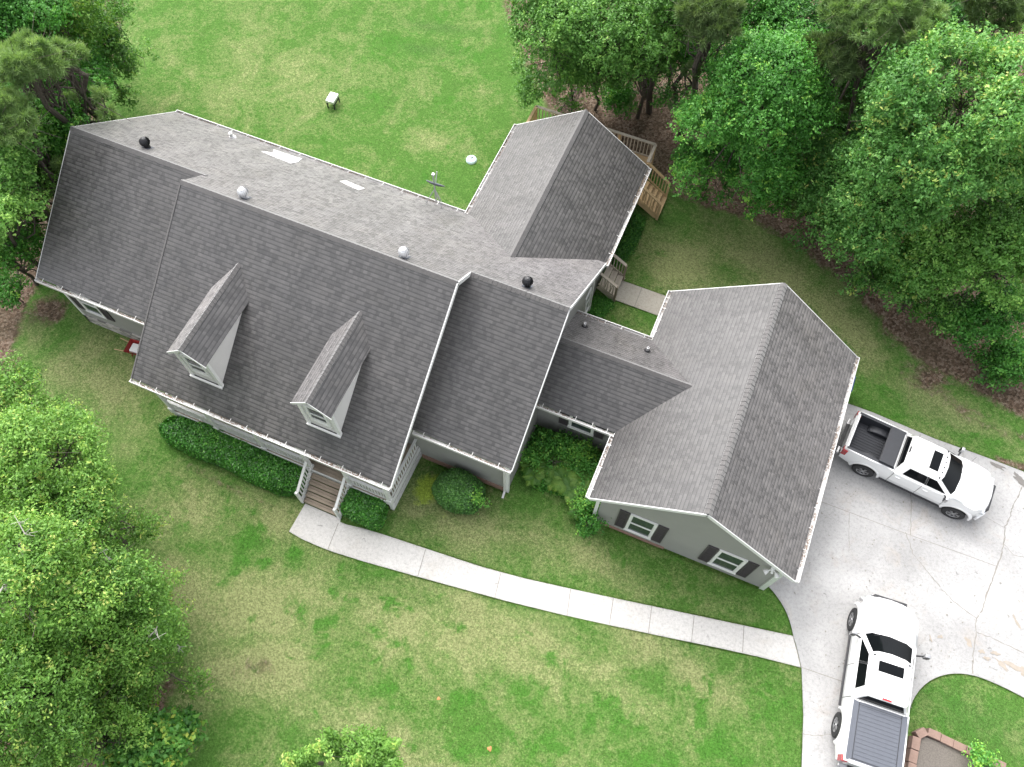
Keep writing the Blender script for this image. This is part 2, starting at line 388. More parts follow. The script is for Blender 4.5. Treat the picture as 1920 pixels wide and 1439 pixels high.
def tag(o, label=None, cat=None, group=None, kind=None):
    if label: o['label'] = label
    if cat: o['category'] = cat
    if group: o['group'] = group
    if kind: o['kind'] = kind
    return o
def empty(name, loc, label, cat, group=None, local=False, rz=0.0):
    o = bpy.data.objects.new(name, None); COL.objects.link(o)
    o.location = loc; o.rotation_euler = (0, 0, rz); o.empty_display_size = 0.2
    if local: o['local'] = 1
    return tag(o, label, cat, group)
def copy_tree(o, parent=None):
    c = o.copy(); COL.objects.link(c)
    if parent is not None: c.parent = parent
    for ch in list(o.children): copy_tree(ch, c)
    return c
def bevel(o, w, seg=2, angle=35):
    m = o.modifiers.new("bevel", 'BEVEL'); m.width = w; m.segments = seg; m.limit_method = 'ANGLE'; m.angle_limit = R(angle)
    return o
def shade_smooth(o): o.data.polygons.foreach_set('use_smooth', [True] * len(o.data.polygons)); return o
# ------------------------------------------------------------------ ground
rng = np.random.default_rng(7)
LAWN = [(-26, 34), (-28.5, 14), (-25.3, 7.5), (-23.3, 2), (-21.6, -2.4), (-20.6, -5.6), (-16, -8.8), (-12, -11.2), (-8.4, -13.4),
        (-6.2, -15.6), (-5.4, -19), (-5, -60), (60, -60), (60, 6.6), (21, 7.7), (18.2, 8.1), (15.8, 8.7), (14.6, 8.8), (13.4, 9.7), (11.2, 11.2), (8.5, 12.6), (6.0, 13.2),
        (3.6, 13.0), (2.4, 13.2), (1.2, 14.2), (-2.6, 14.6), (-5.0, 15.8), (-6.9, 18.0), (-9.3, 21.0), (-10.6, 23), (-14, 34)]
def poly_sdf(px, py, poly):          # >0 outside
    p = np.array(poly, float); q = np.roll(p, -1, 0)
    dmin = np.full(px.shape, 1e9); inside = np.zeros(px.shape, bool)
    for (x0, y0), (x1, y1) in zip(p, q):
        ex, ey = x1 - x0, y1 - y0
        t = np.clip(((px - x0) * ex + (py - y0) * ey) / (ex * ex + ey * ey), 0, 1)
        dmin = np.minimum(dmin, np.hypot(px - x0 - t * ex, py - y0 - t * ey))
        c = (y0 > py) != (y1 > py)
        with np.errstate(divide='ignore', invalid='ignore'):
            xi = (x1 - x0) * (py - y0) / (y1 - y0 if y1 != y0 else 1e-9) + x0
        inside ^= c & (px < xi)
    return np.where(inside, -dmin, dmin)
def sstep(x, a, b):
    t = np.clip((x - a) / (b - a), 0, 1); return t * t * (3 - 2 * t)
def blob(px, py, items):             # soft ellipses: x, y, rx, ry, rotation, weight
    m = np.zeros(px.shape)
    for x, y, rx, ry, a, w in items:
        ca, sa = math.cos(a), math.sin(a); dx, dy = px - x, py - y
        u = (dx * ca + dy * sa) / rx; v = (-dx * sa + dy * ca) / ry
        m = np.maximum(m, w * np.exp(-(u * u + v * v)))
    return m
LUSH = [(10.2, -9.6, 3.0, 2.2, .1, .62), (6.5, -11.8, 2.6, 1.2, .1, .55), (12.2, -6.8, 1.6, 1.2, -.3, .62), (-7.2, -8.6, .9, .7, .3, 1), (-6.9, -9.4, .5, .35, .2, .9), (-3.6, -8.3, .35, .3, 0, .8), (-2.1, -8.0, .5, .35, .5, .9), (-1.2, -8.7, .6, .4, .2, .9), (-2.6, -9.2, .5, .3, 1, .8),
        (-3.2, -10.3, .45, .55, .6, 1), (-4.1, -10.2, .6, .3, 2.4, .9), (-3.4, -11.3, .4, .3, .1, .8), (-1.4, -9.7, .6, .3, .2, .9), (-.4, -9.9, .5, .4, .2, .9), (1.2, -8.6, .5, .35, .2, .8),
        (-.2, -11.4, .6, .35, .3, .9), (2.6, -10.6, .9, .5, .4, .9), (4.4, -9.4, .9, .6, .2, .9), (5.8, -10.8, 1.1, .6, .4, .95), (3.2, -12.2, 1.0, .5, .2, .9), (7.4, -9.0, 1.2, .7, .1, .95),
        (9.2, -10.2, 1.3, .8, .1, 1), (11.2, -8.8, 1.2, .9, .2, 1), (11.6, -10.6, 1.4, .9, .3, 1), (7.5, -12.2, 1.6, .7, .2, .9), (12.4, -6.4, .8, .5, -.2, .9), (9.8, -7.4, 1.0, .5, -.2, .8),
        (-8.4, -7.9, .8, .6, .3, .6), (-9.8, -9.2, .9, .7, .3, .6), (-11.5, -8.0, .9, .6, .3, .6),
        (-14, 16.5, 2.2, 1.4, .3, .75), (-10.3, 17.5, 2.0, 1.0, .2, .75), (-9.6, 14.2, 1.3, .7, .3, .7), (-16, 9.5, 1.6, .9, .2, .6), (-8.6, 9.4, 1.3, .8, .3, .7), (-13.2, 12.8, 1.0, 1.4, .3, .6), (-12, 21, 3, 2, .2, .7),
        (2.3, 5.0, 1.4, 1.3, 0, .75), (11.3, -4.5, 1.2, .4, -.15, .8), (5.5, -3.9, 2, .3, -.1, .6), (18.6, -4.4, 1.8, 1.2, 0, .9), (13.4, 6.9, 1.6, .7, -.05, .75), (17.5, 6.2, 2.2, .5, 0, .7), (2.6, 9.6, .7, 1.2, .2, .55)]
DRY = [(-5.5, -10.8, 3.2, 1.8, .3, .85), (-9.5, -8.6, 2.2, 1.2, .3, .75), (3.0, -8.6, 3.5, .8, -.1, .8), (3.6, 9.6, 2.0, 1.6, 0, .95), (7.5, 11.0, 3.0, 1.2, -.35, .85), (11.4, 9.2, 2.4, 1.2, -.75, .8), (15.5, 7.2, 2.5, .7, -.1, .6), (-19, 12, 4, 3, .3, .35), (-9.2, 11.4, 1.2, .7, .2, .4), (-16, -5, 3, 2.2, .3, .62), (-8, -11.2, 3, 1.5, .4, .8), (-4.6, -12.5, 2.4, 1.6, .3, .85), (-6.5, -7.5, 2.5, .8, 0, .8), (0, -9.2, 4, 1.2, .1, .7), (4, -7.9, 5, .7, -.1, .75), (1, -13, 3, 1, 0, .7), (0, -5.0, 3, .9, 0, .75), (5, -4.3, 3, .6, -.1, .6), (9, -6.6, 3, .6, -.2, .7),
       (3.5, 9.2, 1.5, 1.0, 0, .5), (11.5, 9, 2, 2, -.6, .35)]
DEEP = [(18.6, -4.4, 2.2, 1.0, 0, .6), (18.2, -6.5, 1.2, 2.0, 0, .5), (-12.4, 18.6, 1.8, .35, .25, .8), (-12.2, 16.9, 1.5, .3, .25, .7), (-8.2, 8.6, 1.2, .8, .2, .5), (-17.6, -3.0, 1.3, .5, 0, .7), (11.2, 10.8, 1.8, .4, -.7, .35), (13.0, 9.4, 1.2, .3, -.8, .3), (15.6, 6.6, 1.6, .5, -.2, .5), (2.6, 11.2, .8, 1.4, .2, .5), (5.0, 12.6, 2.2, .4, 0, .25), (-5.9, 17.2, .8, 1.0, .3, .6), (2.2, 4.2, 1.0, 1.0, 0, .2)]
SOIL = [(15.0, 8.2, 1.3, 1.0, .3, .8), (16.6, 7.3, 1.9, .7, -.2, .58), (18.8, 7.0, 1.5, .5, 0, .55), (13.2, 9.4, 1.2, .6, -.8, .5), (-14.7, -3.4, 1.7, .5, 0, .5), (-20.2, -3.4, 1.2, .9, .4, .9), (0.3, 14.8, 1.5, 1.2, 0, 1), (1.6, 12.4, .8, .7, 0, .5), (.2, -3.4, 1.2, .35, 0, .6), (-2.0, -3.6, .6, .4, 0, .5),
        (-5.9, -15.6, 1.0, 1.2, 0, .8), (-11.4, -11.0, .5, .3, .3, .6), (-7.7, -12.8, .5, .35, .4, .45), (-4.7, -12.6, 1.3, .8, .3, .50), (-7.0, -14.3, .5, .9, 0, .7), (-9.3, -7.15, 3.2, .28, -.04, .6), (19.0, 5.7, 1.5, .25, 0, .9)]
def axis(lo, hi, step, far):
    a = np.arange(lo, hi + step / 2, step)
    return np.concatenate([[-2500, -700, -250, -110, -70] if far else [], a, [70, 110, 250, 700, 2500] if far else []])
_g = np.random.default_rng(77)
for x, y, rx, ry, a, w in list(LUSH[3:]):
    for k in range(5):
        s = _g.uniform(.25, .6); LUSH.append((x + _g.normal(0, rx * 1.1), y + _g.normal(0, ry * 1.3), rx * s, ry * s, _g.uniform(0, 3), w * _g.uniform(.7, 1)))
for k in range(110):
    LUSH.append((_g.uniform(-8, 13), _g.uniform(-14.5, -7.2), _g.uniform(.1, .4), _g.uniform(.1, .28), _g.uniform(0, 3), _g.uniform(.5, .95)))
gx = axis(-42, 30, 0.2, True); gy = axis(-26, 44, 0.2, True)
X, Y = np.meshgrid(gx, gy); nx, ny = len(gx), len(gy)
hgt = 0.018 * np.sin(X * .7 + 1) * np.cos(Y * .6) + 0.008 * np.sin(X * 2.1) * np.sin(Y * 1.7 + 2)
hgt = np.where((np.abs(X) < 60) & (np.abs(Y) < 60), hgt, 0) - 0.035
me = bpy.data.meshes.new("lawn")
vv = np.stack([X, Y, hgt], -1).reshape(-1, 3)
idx = (np.arange(ny - 1)[:, None] * nx + np.arange(nx - 1)[None, :])
ff = np.stack([idx, idx + 1, idx + nx + 1, idx + nx], -1).reshape(-1, 4)
me.from_pydata(vv.tolist(), [], ff.tolist())
xf, yf = vv[:, 0], vv[:, 1]
sd = poly_sdf(xf, yf, LAWN)
soil = np.maximum(sstep(sd, -0.9, 0.7) * 1.1, blob(xf, yf, SOIL))
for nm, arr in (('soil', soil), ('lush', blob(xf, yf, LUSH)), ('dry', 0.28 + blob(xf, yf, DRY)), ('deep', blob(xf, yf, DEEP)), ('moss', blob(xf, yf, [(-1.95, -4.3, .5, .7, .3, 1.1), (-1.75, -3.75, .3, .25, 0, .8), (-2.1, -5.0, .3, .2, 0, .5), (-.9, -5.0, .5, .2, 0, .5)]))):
    a = me.attributes.new(nm, 'FLOAT', 'POINT'); a.data.foreach_set('value', arr.astype(np.float32))
me.materials.append(MT['lawn'])
me.polygons.foreach_set('use_smooth', [True] * len(me.polygons))
lawn = bpy.data.objects.new("lawn", me); COL.objects.link(lawn)
tag(lawn, "patchy green and straw coloured lawn around the house", "lawn", kind='structure')

def smooth_poly(pts, it=2):
    for _ in range(it):
        q = []
        for i in range(len(pts)):
            a = pts[i]; b = pts[(i + 1) % len(pts)]
            q += [(a[0] * .75 + b[0] * .25, a[1] * .75 + b[1] * .25), (a[0] * .25 + b[0] * .75, a[1] * .25 + b[1] * .75)]
        pts = q
    return pts
def arc_chain(pts, it=2):            # corner-cut an open chain
    for _ in range(it):
        q = [pts[0]]
        for a, b in zip(pts[:-1], pts[1:]):
            q += [(a[0] * .75 + b[0] * .25, a[1] * .75 + b[1] * .25), (a[0] * .25 + b[0] * .75, a[1] * .25 + b[1] * .75)]
        pts = q + [pts[-1]]
    return pts
curve1 = arc_chain([(10.99, -2.62), (11.45, -2.85), (11.95, -3.25), (12.28, -3.7), (12.48, -4.10)])
isl = arc_chain([(16.86, -9.5), (16.98, -6.7), (16.74, -5.4), (16.80, -4.5), (17.15, -3.75), (17.75, -3.2), (18.5, -2.9), (19.3, -2.86), (20.4, -2.95), (30, -4.2)])
north = [(30, 4.6), (24, 5.1), (20.4, 5.5), (17.8, 5.56), (15.7, 5.56), (13.3, 5.72), (11.9, 5.72), (10.99, 5.72)]
drv = curve1 + [(12.62, -4.3), (13.0, -4.98), (13.45, -6.5), (13.82, -8.2), (14.05, -9.5), (15.2, -34), (17.9, -34)] + isl + north
m = MB(); m.prism(drv, -0.10, 0.0)
drive = tag(m.build("driveway", MT['concrete']), "pale concrete driveway beside the garage", "driveway", kind='structure')
walk_out = arc_chain([(-4.42, -6.62), (-4.36, -6.78), (-3.3, -6.58), (-0.92, -6.38), (2.0, -6.12), (5.52, -5.46), (8.96, -4.77), (12.46, -4.08)], 1)
walk_in = arc_chain([(12.98, -5.02), (11.1, -5.32), (7.39, -6.09), (3.56, -6.83), (-0.44, -7.40), (-3.74, -7.84), (-5.2, -7.90), (-5.97, -7.82)], 1)
m = MB(); m.prism(walk_out + walk_in + [(-5.95, -6.62)], -0.10, -0.008)
walk = tag(m.build("walkway", MT['walk']), "pale concrete walkway from the porch steps to the driveway", "walkway", kind='structure')
m = MB(); m.prism([(1.72, 6.62), (4.6, 6.60), (4.6, 7.68), (1.72, 7.68)], -0.10, -0.006)
tag(m.build("path", MT['oldwalk']), "weathered concrete path behind the link roof", "path", kind='structure')

# joints and cracks, thin dark strips lying 4 mm proud of the slab
def strip(mb, pts, w, z, jag=0.0, sub=6):
    P = []
    for a, b in zip(pts[:-1], pts[1:]):
        for k in range(sub):
            t = k / sub; P.append((a[0] + (b[0] - a[0]) * t + rng.normal(0, jag), a[1] + (b[1] - a[1]) * t + rng.normal(0, jag)))
    P.append(pts[-1])
    L, Rr = [], []
    for i, p in enumerate(P):
        a = P[max(0, i - 1)]; b = P[min(len(P) - 1, i + 1)]
        d = Vector((b[0] - a[0], b[1] - a[1])).normalized(); nn = Vector((-d.y, d.x)) * w * .5 * (1 + (rng.normal(0, .35) if jag else 0))
        L.append((p[0] + nn.x, p[1] + nn.y, z)); Rr.append((p[0] - nn.x, p[1] - nn.y, z))
    for i in range(len(P) - 1): mb.face([L[i], Rr[i], Rr[i + 1], L[i + 1]])
cr = MB(); ZC = 0.004
for pts, w, j in (
    ([(19.24, 4.98), (19.13, 4.39), (19.0, 3.85), (18.97, 3.46), (18.84, 2.98), (18.89, 2.49), (18.88, 1.85), (18.73, .92), (18.62, .19), (18.54, -.52), (18.39, -.89), (18.46, -1.36), (18.49, -2.24), (18.58, -2.86)], .035, .015),
    ([(16.6, .01), (17.02, -.28), (17.51, -.6), (18.39, -.88)], .022, .012), ([(15.84, .55), (16.2, .3), (16.6, .01)], .018, .012), ([(15.41, 1.28), (15.62, .95), (15.84, .55)], .022, .012),
    ([(18.49, -1.37), (19.05, -1.36), (19.94, -1.43), (21, -1.5)], .022, .012), ([(13.55, -7.1), (13.92, -7.01), (14.41, -6.77), (16.8, -6.7)], .022, .012),
    ([(18.2, 3.08), (18.46, 3.01), (18.84, 2.95)], .015, .01), ([(18.89, 2.3), (19.3, 2.0), (19.8, 2.1), (20.6, 1.9)], .018, .012), ([(15.18, 5.52), (15.17, 5.38), (15.27, 2.94), (15.42, 2.42), (15.61, 1.25)], .02, .008),
    ([(11.5, 1.18), (12.2, 1.21), (15.43, 1.24), (17.66, 1.30), (18.8, 1.32)], .018, 0), ([(13.29, 1.19), (13.45, .4), (13.59, -.14)], .016, .004), ([(16.85, 5.52), (16.93, 5.04)], .018, 0),
    ([(13.02, -5.01), (14.44, -4.91), (16.84, -4.80)], .022, 0)):
    strip(cr, pts, w, ZC, j)
crk = cr.build("driveway_cracks", MT['joint'], weld=False); tag(crk, "dark cracks and joints across the driveway concrete", "cracks", kind='structure')
wj = MB()
for a, b in (((-4.42, -6.80), (-4.30, -7.84)), ((-.95, -6.42), (-.78, -7.42)), ((1.98, -6.14), (2.14, -7.05)), ((4.56, -5.66), (4.78, -6.60)), ((6.1, -5.32), (6.29, -6.27)), ((7.48, -5.05), (7.68, -6.02)), ((9.0, -4.79), (9.19, -5.72)), ((10.75, -4.43), (10.96, -5.34)), ((12.46, -4.09), (13.0, -5.0))):
    strip(wj, [a, b], .022, -0.004, 0)
tag(wj.build("walkway_joints", MT['joint'], weld=False), "thin dark joints between the walkway slabs", "joints", kind='structure')
wj = MB(); strip(wj, [(2.72, 6.63), (2.70, 7.66)], .03, -0.002)
tag(wj.build("path_joint", MT['joint'], weld=False), "dark joint across the path behind the link roof", "joint", kind='structure')
st = MB()
def ragged(mb, cx, cy, rx, ry, rot, z, n=40, jag=.3):
    ph = rng.uniform(0, 6.28, 5); am = rng.uniform(.4, 1, 5) * jag
    P = []
    for k in range(n):
        a = 2 * math.pi * k / n; r = 1 + sum(am[i] * math.sin((i + 2) * a + ph[i]) for i in range(5)) * .55 + rng.normal(0, .06)
        r = max(r, .15)
        x, y = rx * r * math.cos(a), ry * r * math.sin(a)
        P.append((cx + x * math.cos(rot) - y * math.sin(rot), cy + x * math.sin(rot) + y * math.cos(rot)))
    c = (cx, cy, z)
    for k in range(n): mb.face([c, (*P[k], z), (*P[(k + 1) % n], z)])
for a in ((18.27, -1.84, .19, .08, -.7), (19.5, -2.16, .26, .07, -.5), (19.9, -2.05, .35, .10, -.1), (20.3, -2.1, .3, .14, 0), (19.75, -.45, .26, .045, -.9), (18.75, -1.98, .10, .07, .4), (18.95, -2.15, .12, .06, 0), (17.3, -2.05, .10, .05, .6), (17.0, -2.25, .14, .025, -1.1), (19.2, -1.85, .14, .07, .2)):
    ragged(st, *a, ZC + .004 + .0012 * len(st.f) / 40)
tag(st.build("stain", MT['stain'], weld=False), "rusty brown stains on the driveway concrete", "stain", kind='stuff')
st = MB()
for a in ((18.2, 5.36, .25, .10, -.15), (19.1, 5.12, .30, .14, -.5), (19.45, 4.8, .25, .1, -.8)): ragged(st, *a, ZC + .005 + .0012 * len(st.f) / 40)
tag(st.build("puddle", MT['oil'], weld=False), "dark damp stains along the grassy driveway edge", "damp stain", kind='stuff')
sp = MB()
for k in range(150):
    x, y = rng.uniform(11.6, 19.5), rng.uniform(-7.5, 5.3)
    if poly_sdf(np.array([x]), np.array([y]), drv)[0] > -.2: continue
    ragged(sp, x, y, rng.uniform(.012, .045), rng.uniform(.010, .03), rng.uniform(0, 6), ZC + .022 + k * .00004, 9, .2)
tag(sp.build("leaf_scatter", MT['joint'], weld=False), "small dark specks of leaf litter on the driveway", "leaf litter", kind='stuff')

# ------------------------------------------------------------------ the house
YB, ZE = 6.038, 3.318; YR, ZR = 1.362, 6.922
SB = (ZR - ZE) / (YB - YR)
YF, ZF = -3.56, 3.536
YRB = 0.429; ZRB = ZE + SB * (YB - YRB); YFB = -5.703
XA, XB0, XB1, XC = -18.571, -12.878, -2.338, 1.269
SBF = (ZRB - ZE) / (YRB - YFB)
DX, DZ, DY, DH, DE = -1.763, 5.239, 11.308, 3.101, 3.115
EY, EZ, EE, EH = 1.537, 4.489, 2.932, 2.162
FX, FZ, FH, FE, FY0, FY1 = 7.685, 5.822, 3.733, 2.956, -3.156, 5.952
# pull every eave in by the width of its gutter
EV = 0.10
ZFE = ZE + EV * SBF; YFB += EV
YB -= EV; ZE += EV * SB
_s = (ZR - ZF) / (YR - YF); YF += EV; ZF += EV * _s
_s = (DZ - DE) / DH; DH -= EV; DE += EV * _s
_s = (EZ - EE) / EH; EH -= EV; EE += EV * _s
_s = (FZ - FE) / FH; FH -= EV; FE += EV * _s
house = empty("house", (-5, 1, 0), "long grey shingled house with two dormers and a garage wing", "house")
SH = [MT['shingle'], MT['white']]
def slab(mb, pts, udir, t=0.13):
    p = [Vector(q) for q in pts]
    n = (p[1] - p[0]).cross(p[2] - p[0]).normalized()
    if n.z < 0: p.reverse(); n = -n
    u = Vector(udir).normalized(); v = n.cross(u)
    if v.z < 0: v = -v
    mb.face(p, 0, [(q.dot(u), q.dot(v)) for q in p])
    b = [q - n * t for q in p]
    mb.face(b[::-1], 1)
    for k in range(len(p)):
        j = (k + 1) % len(p); mb.face([p[k], b[k], b[j], p[j]], 1)
def cap(parent, a, b, s1, s2, w=0.15, exp=0.17, name="ridge_cap"):
    """overlapping cap shingles along the ridge a-b; s1, s2 = downhill directions of the two slopes"""
    mb = MB(); a = Vector(a); b = Vector(b); L = (b - a).length; d = (b - a) / L; n = max(1, int(L / exp))
    s1 = Vector(s1).normalized(); s2 = Vector(s2).normalized(); up = Vector((0, 0, 1))
    for k in range(n):
        p = a + d * (k * L / n); q = a + d * ((k + 1.05) * L / n)
        lo, hi = .016 + rng.uniform(0, .004), .034 + rng.uniform(0, .008)
        ww = w + rng.uniform(-.006, .006)
        P = [p + up * hi + s1 * ww, p + up * (hi + .012), p + up * hi + s2 * ww]
        Q = [q + up * lo + s1 * ww, q + up * (lo + .012), q + up * lo + s2 * ww]
        mb.face([P[0], P[1], Q[1], Q[0]]); mb.face([P[1], P[2], Q[2], Q[1]])
        mb.face([P[0], P[0] - up * hi, P[1] - up * hi, P[1]]); mb.face([P[1], P[1] - up * hi, P[2] - up * hi, P[2]])
        for e, f in ((P[0], Q[0]), (P[2], Q[2])): mb.face([e, f, f - up * .06, e - up * .06])
    return mb.build(name, MT['shingle_cap'], parent, weld=False)
def gutter(parent, a, b, out, strap=0.75, end=True):
    mb = MB(); a = Vector(a); b = Vector(b); o = Vector(out).normalized(); d = (b - a).normalized(); up = Vector((0, 0, 1))
    c0 = a + o * .065 - up * .05; c1 = b + o * .065 - up * .05
    mb.bar(a + o * .135 - up * .045, b + o * .135 - up * .045, .018, .125)
    mb.bar(a + o * .128 + up * .022, b + o * .128 + up * .022, .024, .012)
    mb.bar(a + o * .062 - up * .098, b + o * .062 - up * .098, .122, .018)
    if end:
        mb.bar(a + o * .0 - up * .04, a + o * .14 - up * .04, .02, .11); mb.bar(b + o * .0 - up * .04, b + o * .14 - up * .04, .02, .11)
    L = (b - a).length; n = max(2, int(L / strap))
    for k in range(n):
        p = a + d * (L * (k + .5 + rng.uniform(-.12, .12)) / n)
        mb.bar(p - o * .05 + up * .06, p + o * .135 + up * .016, .020, .008)
    g = mb.build("gutter", MT['gutter'], parent)
    de = MB()
    for k in range(int(L * 75)):
        t = rng.uniform(0, 1); p = a + d * (L * t) + o * rng.uniform(.012, .112) - up * rng.uniform(.05, .085)
        if math.sin(t * L * 1.7 + a.x) + rng.normal(0, .5) < -.1: continue
        s = rng.uniform(.012, .035); r = rng.uniform(0, 3.14)
        q = [p + Vector((math.cos(r + i * 1.57) * s, math.sin(r + i * 1.57) * s * .6, rng.uniform(0, .02))) for i in range(4)]
        de.face(q)
    if de.f: tag(de.build("leaf_debris", MT['debris'], g, weld=False), kind='stuff')
    return g
# roof of the main block
m = MB()
slab(m, [(XA, YB, ZE), (XC, YB, ZE), (XC, YR, ZR), (XB1, YR, ZR), (XB1, YRB, ZRB), (XB0, YRB, ZRB), (XB0, YR, ZR), (XA, YR, ZR)], (1, 0, 0))
slab(m, [(XA, YF, ZF), (XA, YR, ZR), (XB0 + .25, YR, ZR), (XB0 + .25, YF, ZF)], (1, 0, 0))
slab(m, [(XB1 - .25, YF, ZF), (XB1 - .25, YR, ZR), (XC, YR, ZR), (XC, YF, ZF)], (1, 0, 0))
slab(m, [(XB0, YFB, ZFE), (XB0, YRB, ZRB), (XB1, YRB, ZRB), (XB1, YFB, ZFE)], (1, 0, 0), .2)
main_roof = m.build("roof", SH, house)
dB = (0, 1, -SB); dF = (0, -1, -(ZR - ZF) / (YR - YF)); dFB = (0, -1, -SBF)
cap(main_roof, (XA, YR, ZR), (XB0 + .12, YR, ZR), dF, dB); cap(main_roof, (XC, YR, ZR), (XB1 - .02, YR, ZR), dF, dB)
cap(main_roof, (XB0, YRB, ZRB), (XB1, YRB, ZRB), dFB, dB)
# white rake boards
def rake(par, a, b, w=.028, h=.16):
    m = MB(); m.bar(a, b, w, h); return m.build("rake_board", MT['white'], par)
rake(main_roof, (XB1 + .030, YFB, ZFE - .07), (XB1 + .030, YRB, ZRB - .07), .04, .16)
rake(main_roof, (XB1 + .030, YRB, ZRB - .09), (XB1 + .030, YR, ZR - .07), .04, .16)
rake(main_roof, (XC + .018, YF, ZF - .1), (XC + .018, YR, ZR - .1)); rake(main_roof, (XC + .018, YB, ZE - .1), (XC + .018, YR, ZR - .1))
rake(main_roof, (XA - .018, YF, ZF - .1), (XA - .018, YR, ZR - .1)); rake(main_roof, (XA - .018, YB, ZE - .1), (XA - .018, YR, ZR - .1))
m = MB(); m.bar((XB0 + .012, YFB, ZFE + .012), (XB0 + .012, YRB, ZRB + .012), .045, .03); m.build('drip_edge', MT['shingle_cap'], main_roof)
gutter(main_roof, (XA, YF, ZF - .03), (XB0 + .1, YF, ZF - .03), (0, -1, 0)); gutter(main_roof, (XB1 - .12, YF, ZF - .03), (XC, YF, ZF - .03), (0, -1, 0))
gutter(main_roof, (XB0, YFB, ZFE - .03), (XB1, YFB, ZFE - .03), (0, -1, 0))
gutter(main_roof, (XA, YB, ZE - .03), (DX - DH - .05, YB, ZE - .03), (0, 1, 0), .8)
def patch(px, lbl):
    mb = MB(); n = Vector((0, SB, 1)).normalized()
    P = [Vector((x, y, ZE + SB * (YB - y))) for x, y in px]
    mb.face([p + n * .02 for p in P]); 
    for k in range(len(P)): mb.face([P[k] + n * .02, P[k], P[(k + 1) % len(P)], P[(k + 1) % len(P)] + n * .02])
    o = mb.build("roof_patch", MT['underlay'], main_roof); o['label'] = lbl
patch([(-13.5, 5.0), (-13.15, 5.25), (-13.38, 5.58), (-12.4, 5.60), (-12.1, 5.66), (-11.94, 5.2), (-12.0, 4.86), (-12.9, 4.93)], "larger white patch where shingles are missing")
patch([(-9.72, 4.80), (-9.60, 5.06), (-9.1, 4.96), (-8.68, 4.93), (-8.76, 4.62), (-9.3, 4.7)], "narrow white patch where shingles are missing")
# rear wing roof
m = MB()
dsl = (DZ - DE) / DH; yi = YB - (DZ - ZE) / SB
slab(m, [(DX - DH, DY, DE), (DX, DY, DZ), (DX, yi - .12, DZ), (DX - DH, YB + .10, DE)], (0, 1, 0))
slab(m, [(DX + DH, DY, DE), (DX, DY, DZ), (DX, yi - .12, DZ), (DX + DH, YB + .05, DE)], (0, 1, 0))
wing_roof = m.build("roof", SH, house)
cap(wing_roof, (DX, DY, DZ), (DX, yi + .02, DZ), (-1, 0, -dsl), (1, 0, -dsl), .16)
gutter(wing_roof, (DX - DH, YB + .2, DE - .03), (DX - DH, DY, DE - .03), (-1, 0, 0)); gutter(wing_roof, (DX + DH, YB + .06, DE - .03), (DX + DH, DY, DE - .03), (1, 0, 0), .9)
rake(wing_roof, (DX - DH, DY + .018, DE - .1), (DX, DY + .018, DZ - .1)); rake(wing_roof, (DX + DH, DY + .018, DE - .1), (DX, DY + .018, DZ - .1))
# link roof
fs = (FZ - FE) / FH; es = (EZ - EE) / EH
m = MB(); xr = FX - FH + (EZ - FE) / fs; xe = FX - FH + (EE - FE) / fs
slab(m, [(.9, EY - EH, EE), (.9, EY, EZ), (xr + .15, EY, EZ), (xe + .15, EY - EH, EE)], (1, 0, 0))
slab(m, [(.9, EY + EH, EE), (.9, EY, EZ), (xr + .15, EY, EZ), (xe + .15, EY + EH, EE)], (1, 0, 0))
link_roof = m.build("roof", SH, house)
cap(link_roof, (.95, EY, EZ), (xr - .02, EY, EZ), (0, -1, -es), (0, 1, -es), .14)
gutter(link_roof, (XC - .25, EY - EH, EE - .03), (FX - FH - .02, EY - EH, EE - .03), (0, -1, 0), .6); gutter(link_roof, (.95, EY + EH, EE - .03), (FX - FH - .02, EY + EH, EE - .03), (0, 1, 0), .7)
# garage roof
m = MB()
slab(m, [(FX - FH, FY0, FE), (FX, FY0, FZ), (FX, FY1, FZ), (FX - FH, FY1, FE)], (0, 1, 0))
slab(m, [(FX + FH, FY0, FE), (FX, FY0, FZ), (FX, FY1, FZ), (FX + FH, FY1, FE)], (0, 1, 0))
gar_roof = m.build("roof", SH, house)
cap(gar_roof, (FX, FY0, FZ), (FX, FY1, FZ), (-1, 0, -fs), (1, 0, -fs), .17)
gutter(gar_roof, (FX + FH, FY0, FE - .03), (FX + FH, FY1, FE - .03), (1, 0, 0)); gutter(gar_roof, (FX - FH, FY0, FE - .03), (FX - FH, EY - EH - .16, FE - .03), (-1, 0, 0)); gutter(gar_roof, (FX - FH, EY + EH + .16, FE - .03), (FX - FH, FY1, FE - .03), (-1, 0, 0), .5)
for y in (FY0 - .018, FY1 + .018):
    rake(gar_roof, (FX - FH, y, FE - .1), (FX, y, FZ - .1)); rake(gar_roof, (FX + FH, y, FE - .1), (FX, y, FZ - .1))

# walls: gabled prisms under the roofs
def gable_block(name, x0, x1, y0, y1, prof, axis, mats, z0=0.0, parent=house):
    """prof: list of (t, z) along the gable's width; axis = direction the ridge runs"""
    mb = MB()
    def P(t, z, e): return (e, t, z) if axis == 'x' else (t, e, z)
    lo, hi = (x0, x1) if axis == 'x' else (y0, y1)
    poly = [(prof[0][0], z0)] + prof + [(prof[-1][0], z0)]
    mb.face([P(t, z, lo) for t, z in poly]); mb.face([P(t, z, hi) for t, z in reversed(poly)])
    for k in range(len(poly)):
        a = poly[k]; b = poly[(k + 1) % len(poly)]
        mb.face([P(*a, lo), P(*b, lo), P(*b, hi), P(*a, hi)])
    return mb.build(name, mats, parent)
UW = .22     # how far wall tops stay below the roof surface
sA = (ZR - ZF) / (YR - YF)
def zA(y): return ZF + sA * (y - YF) - UW
def zBk(y): return ZE + SB * (YB - y) - UW
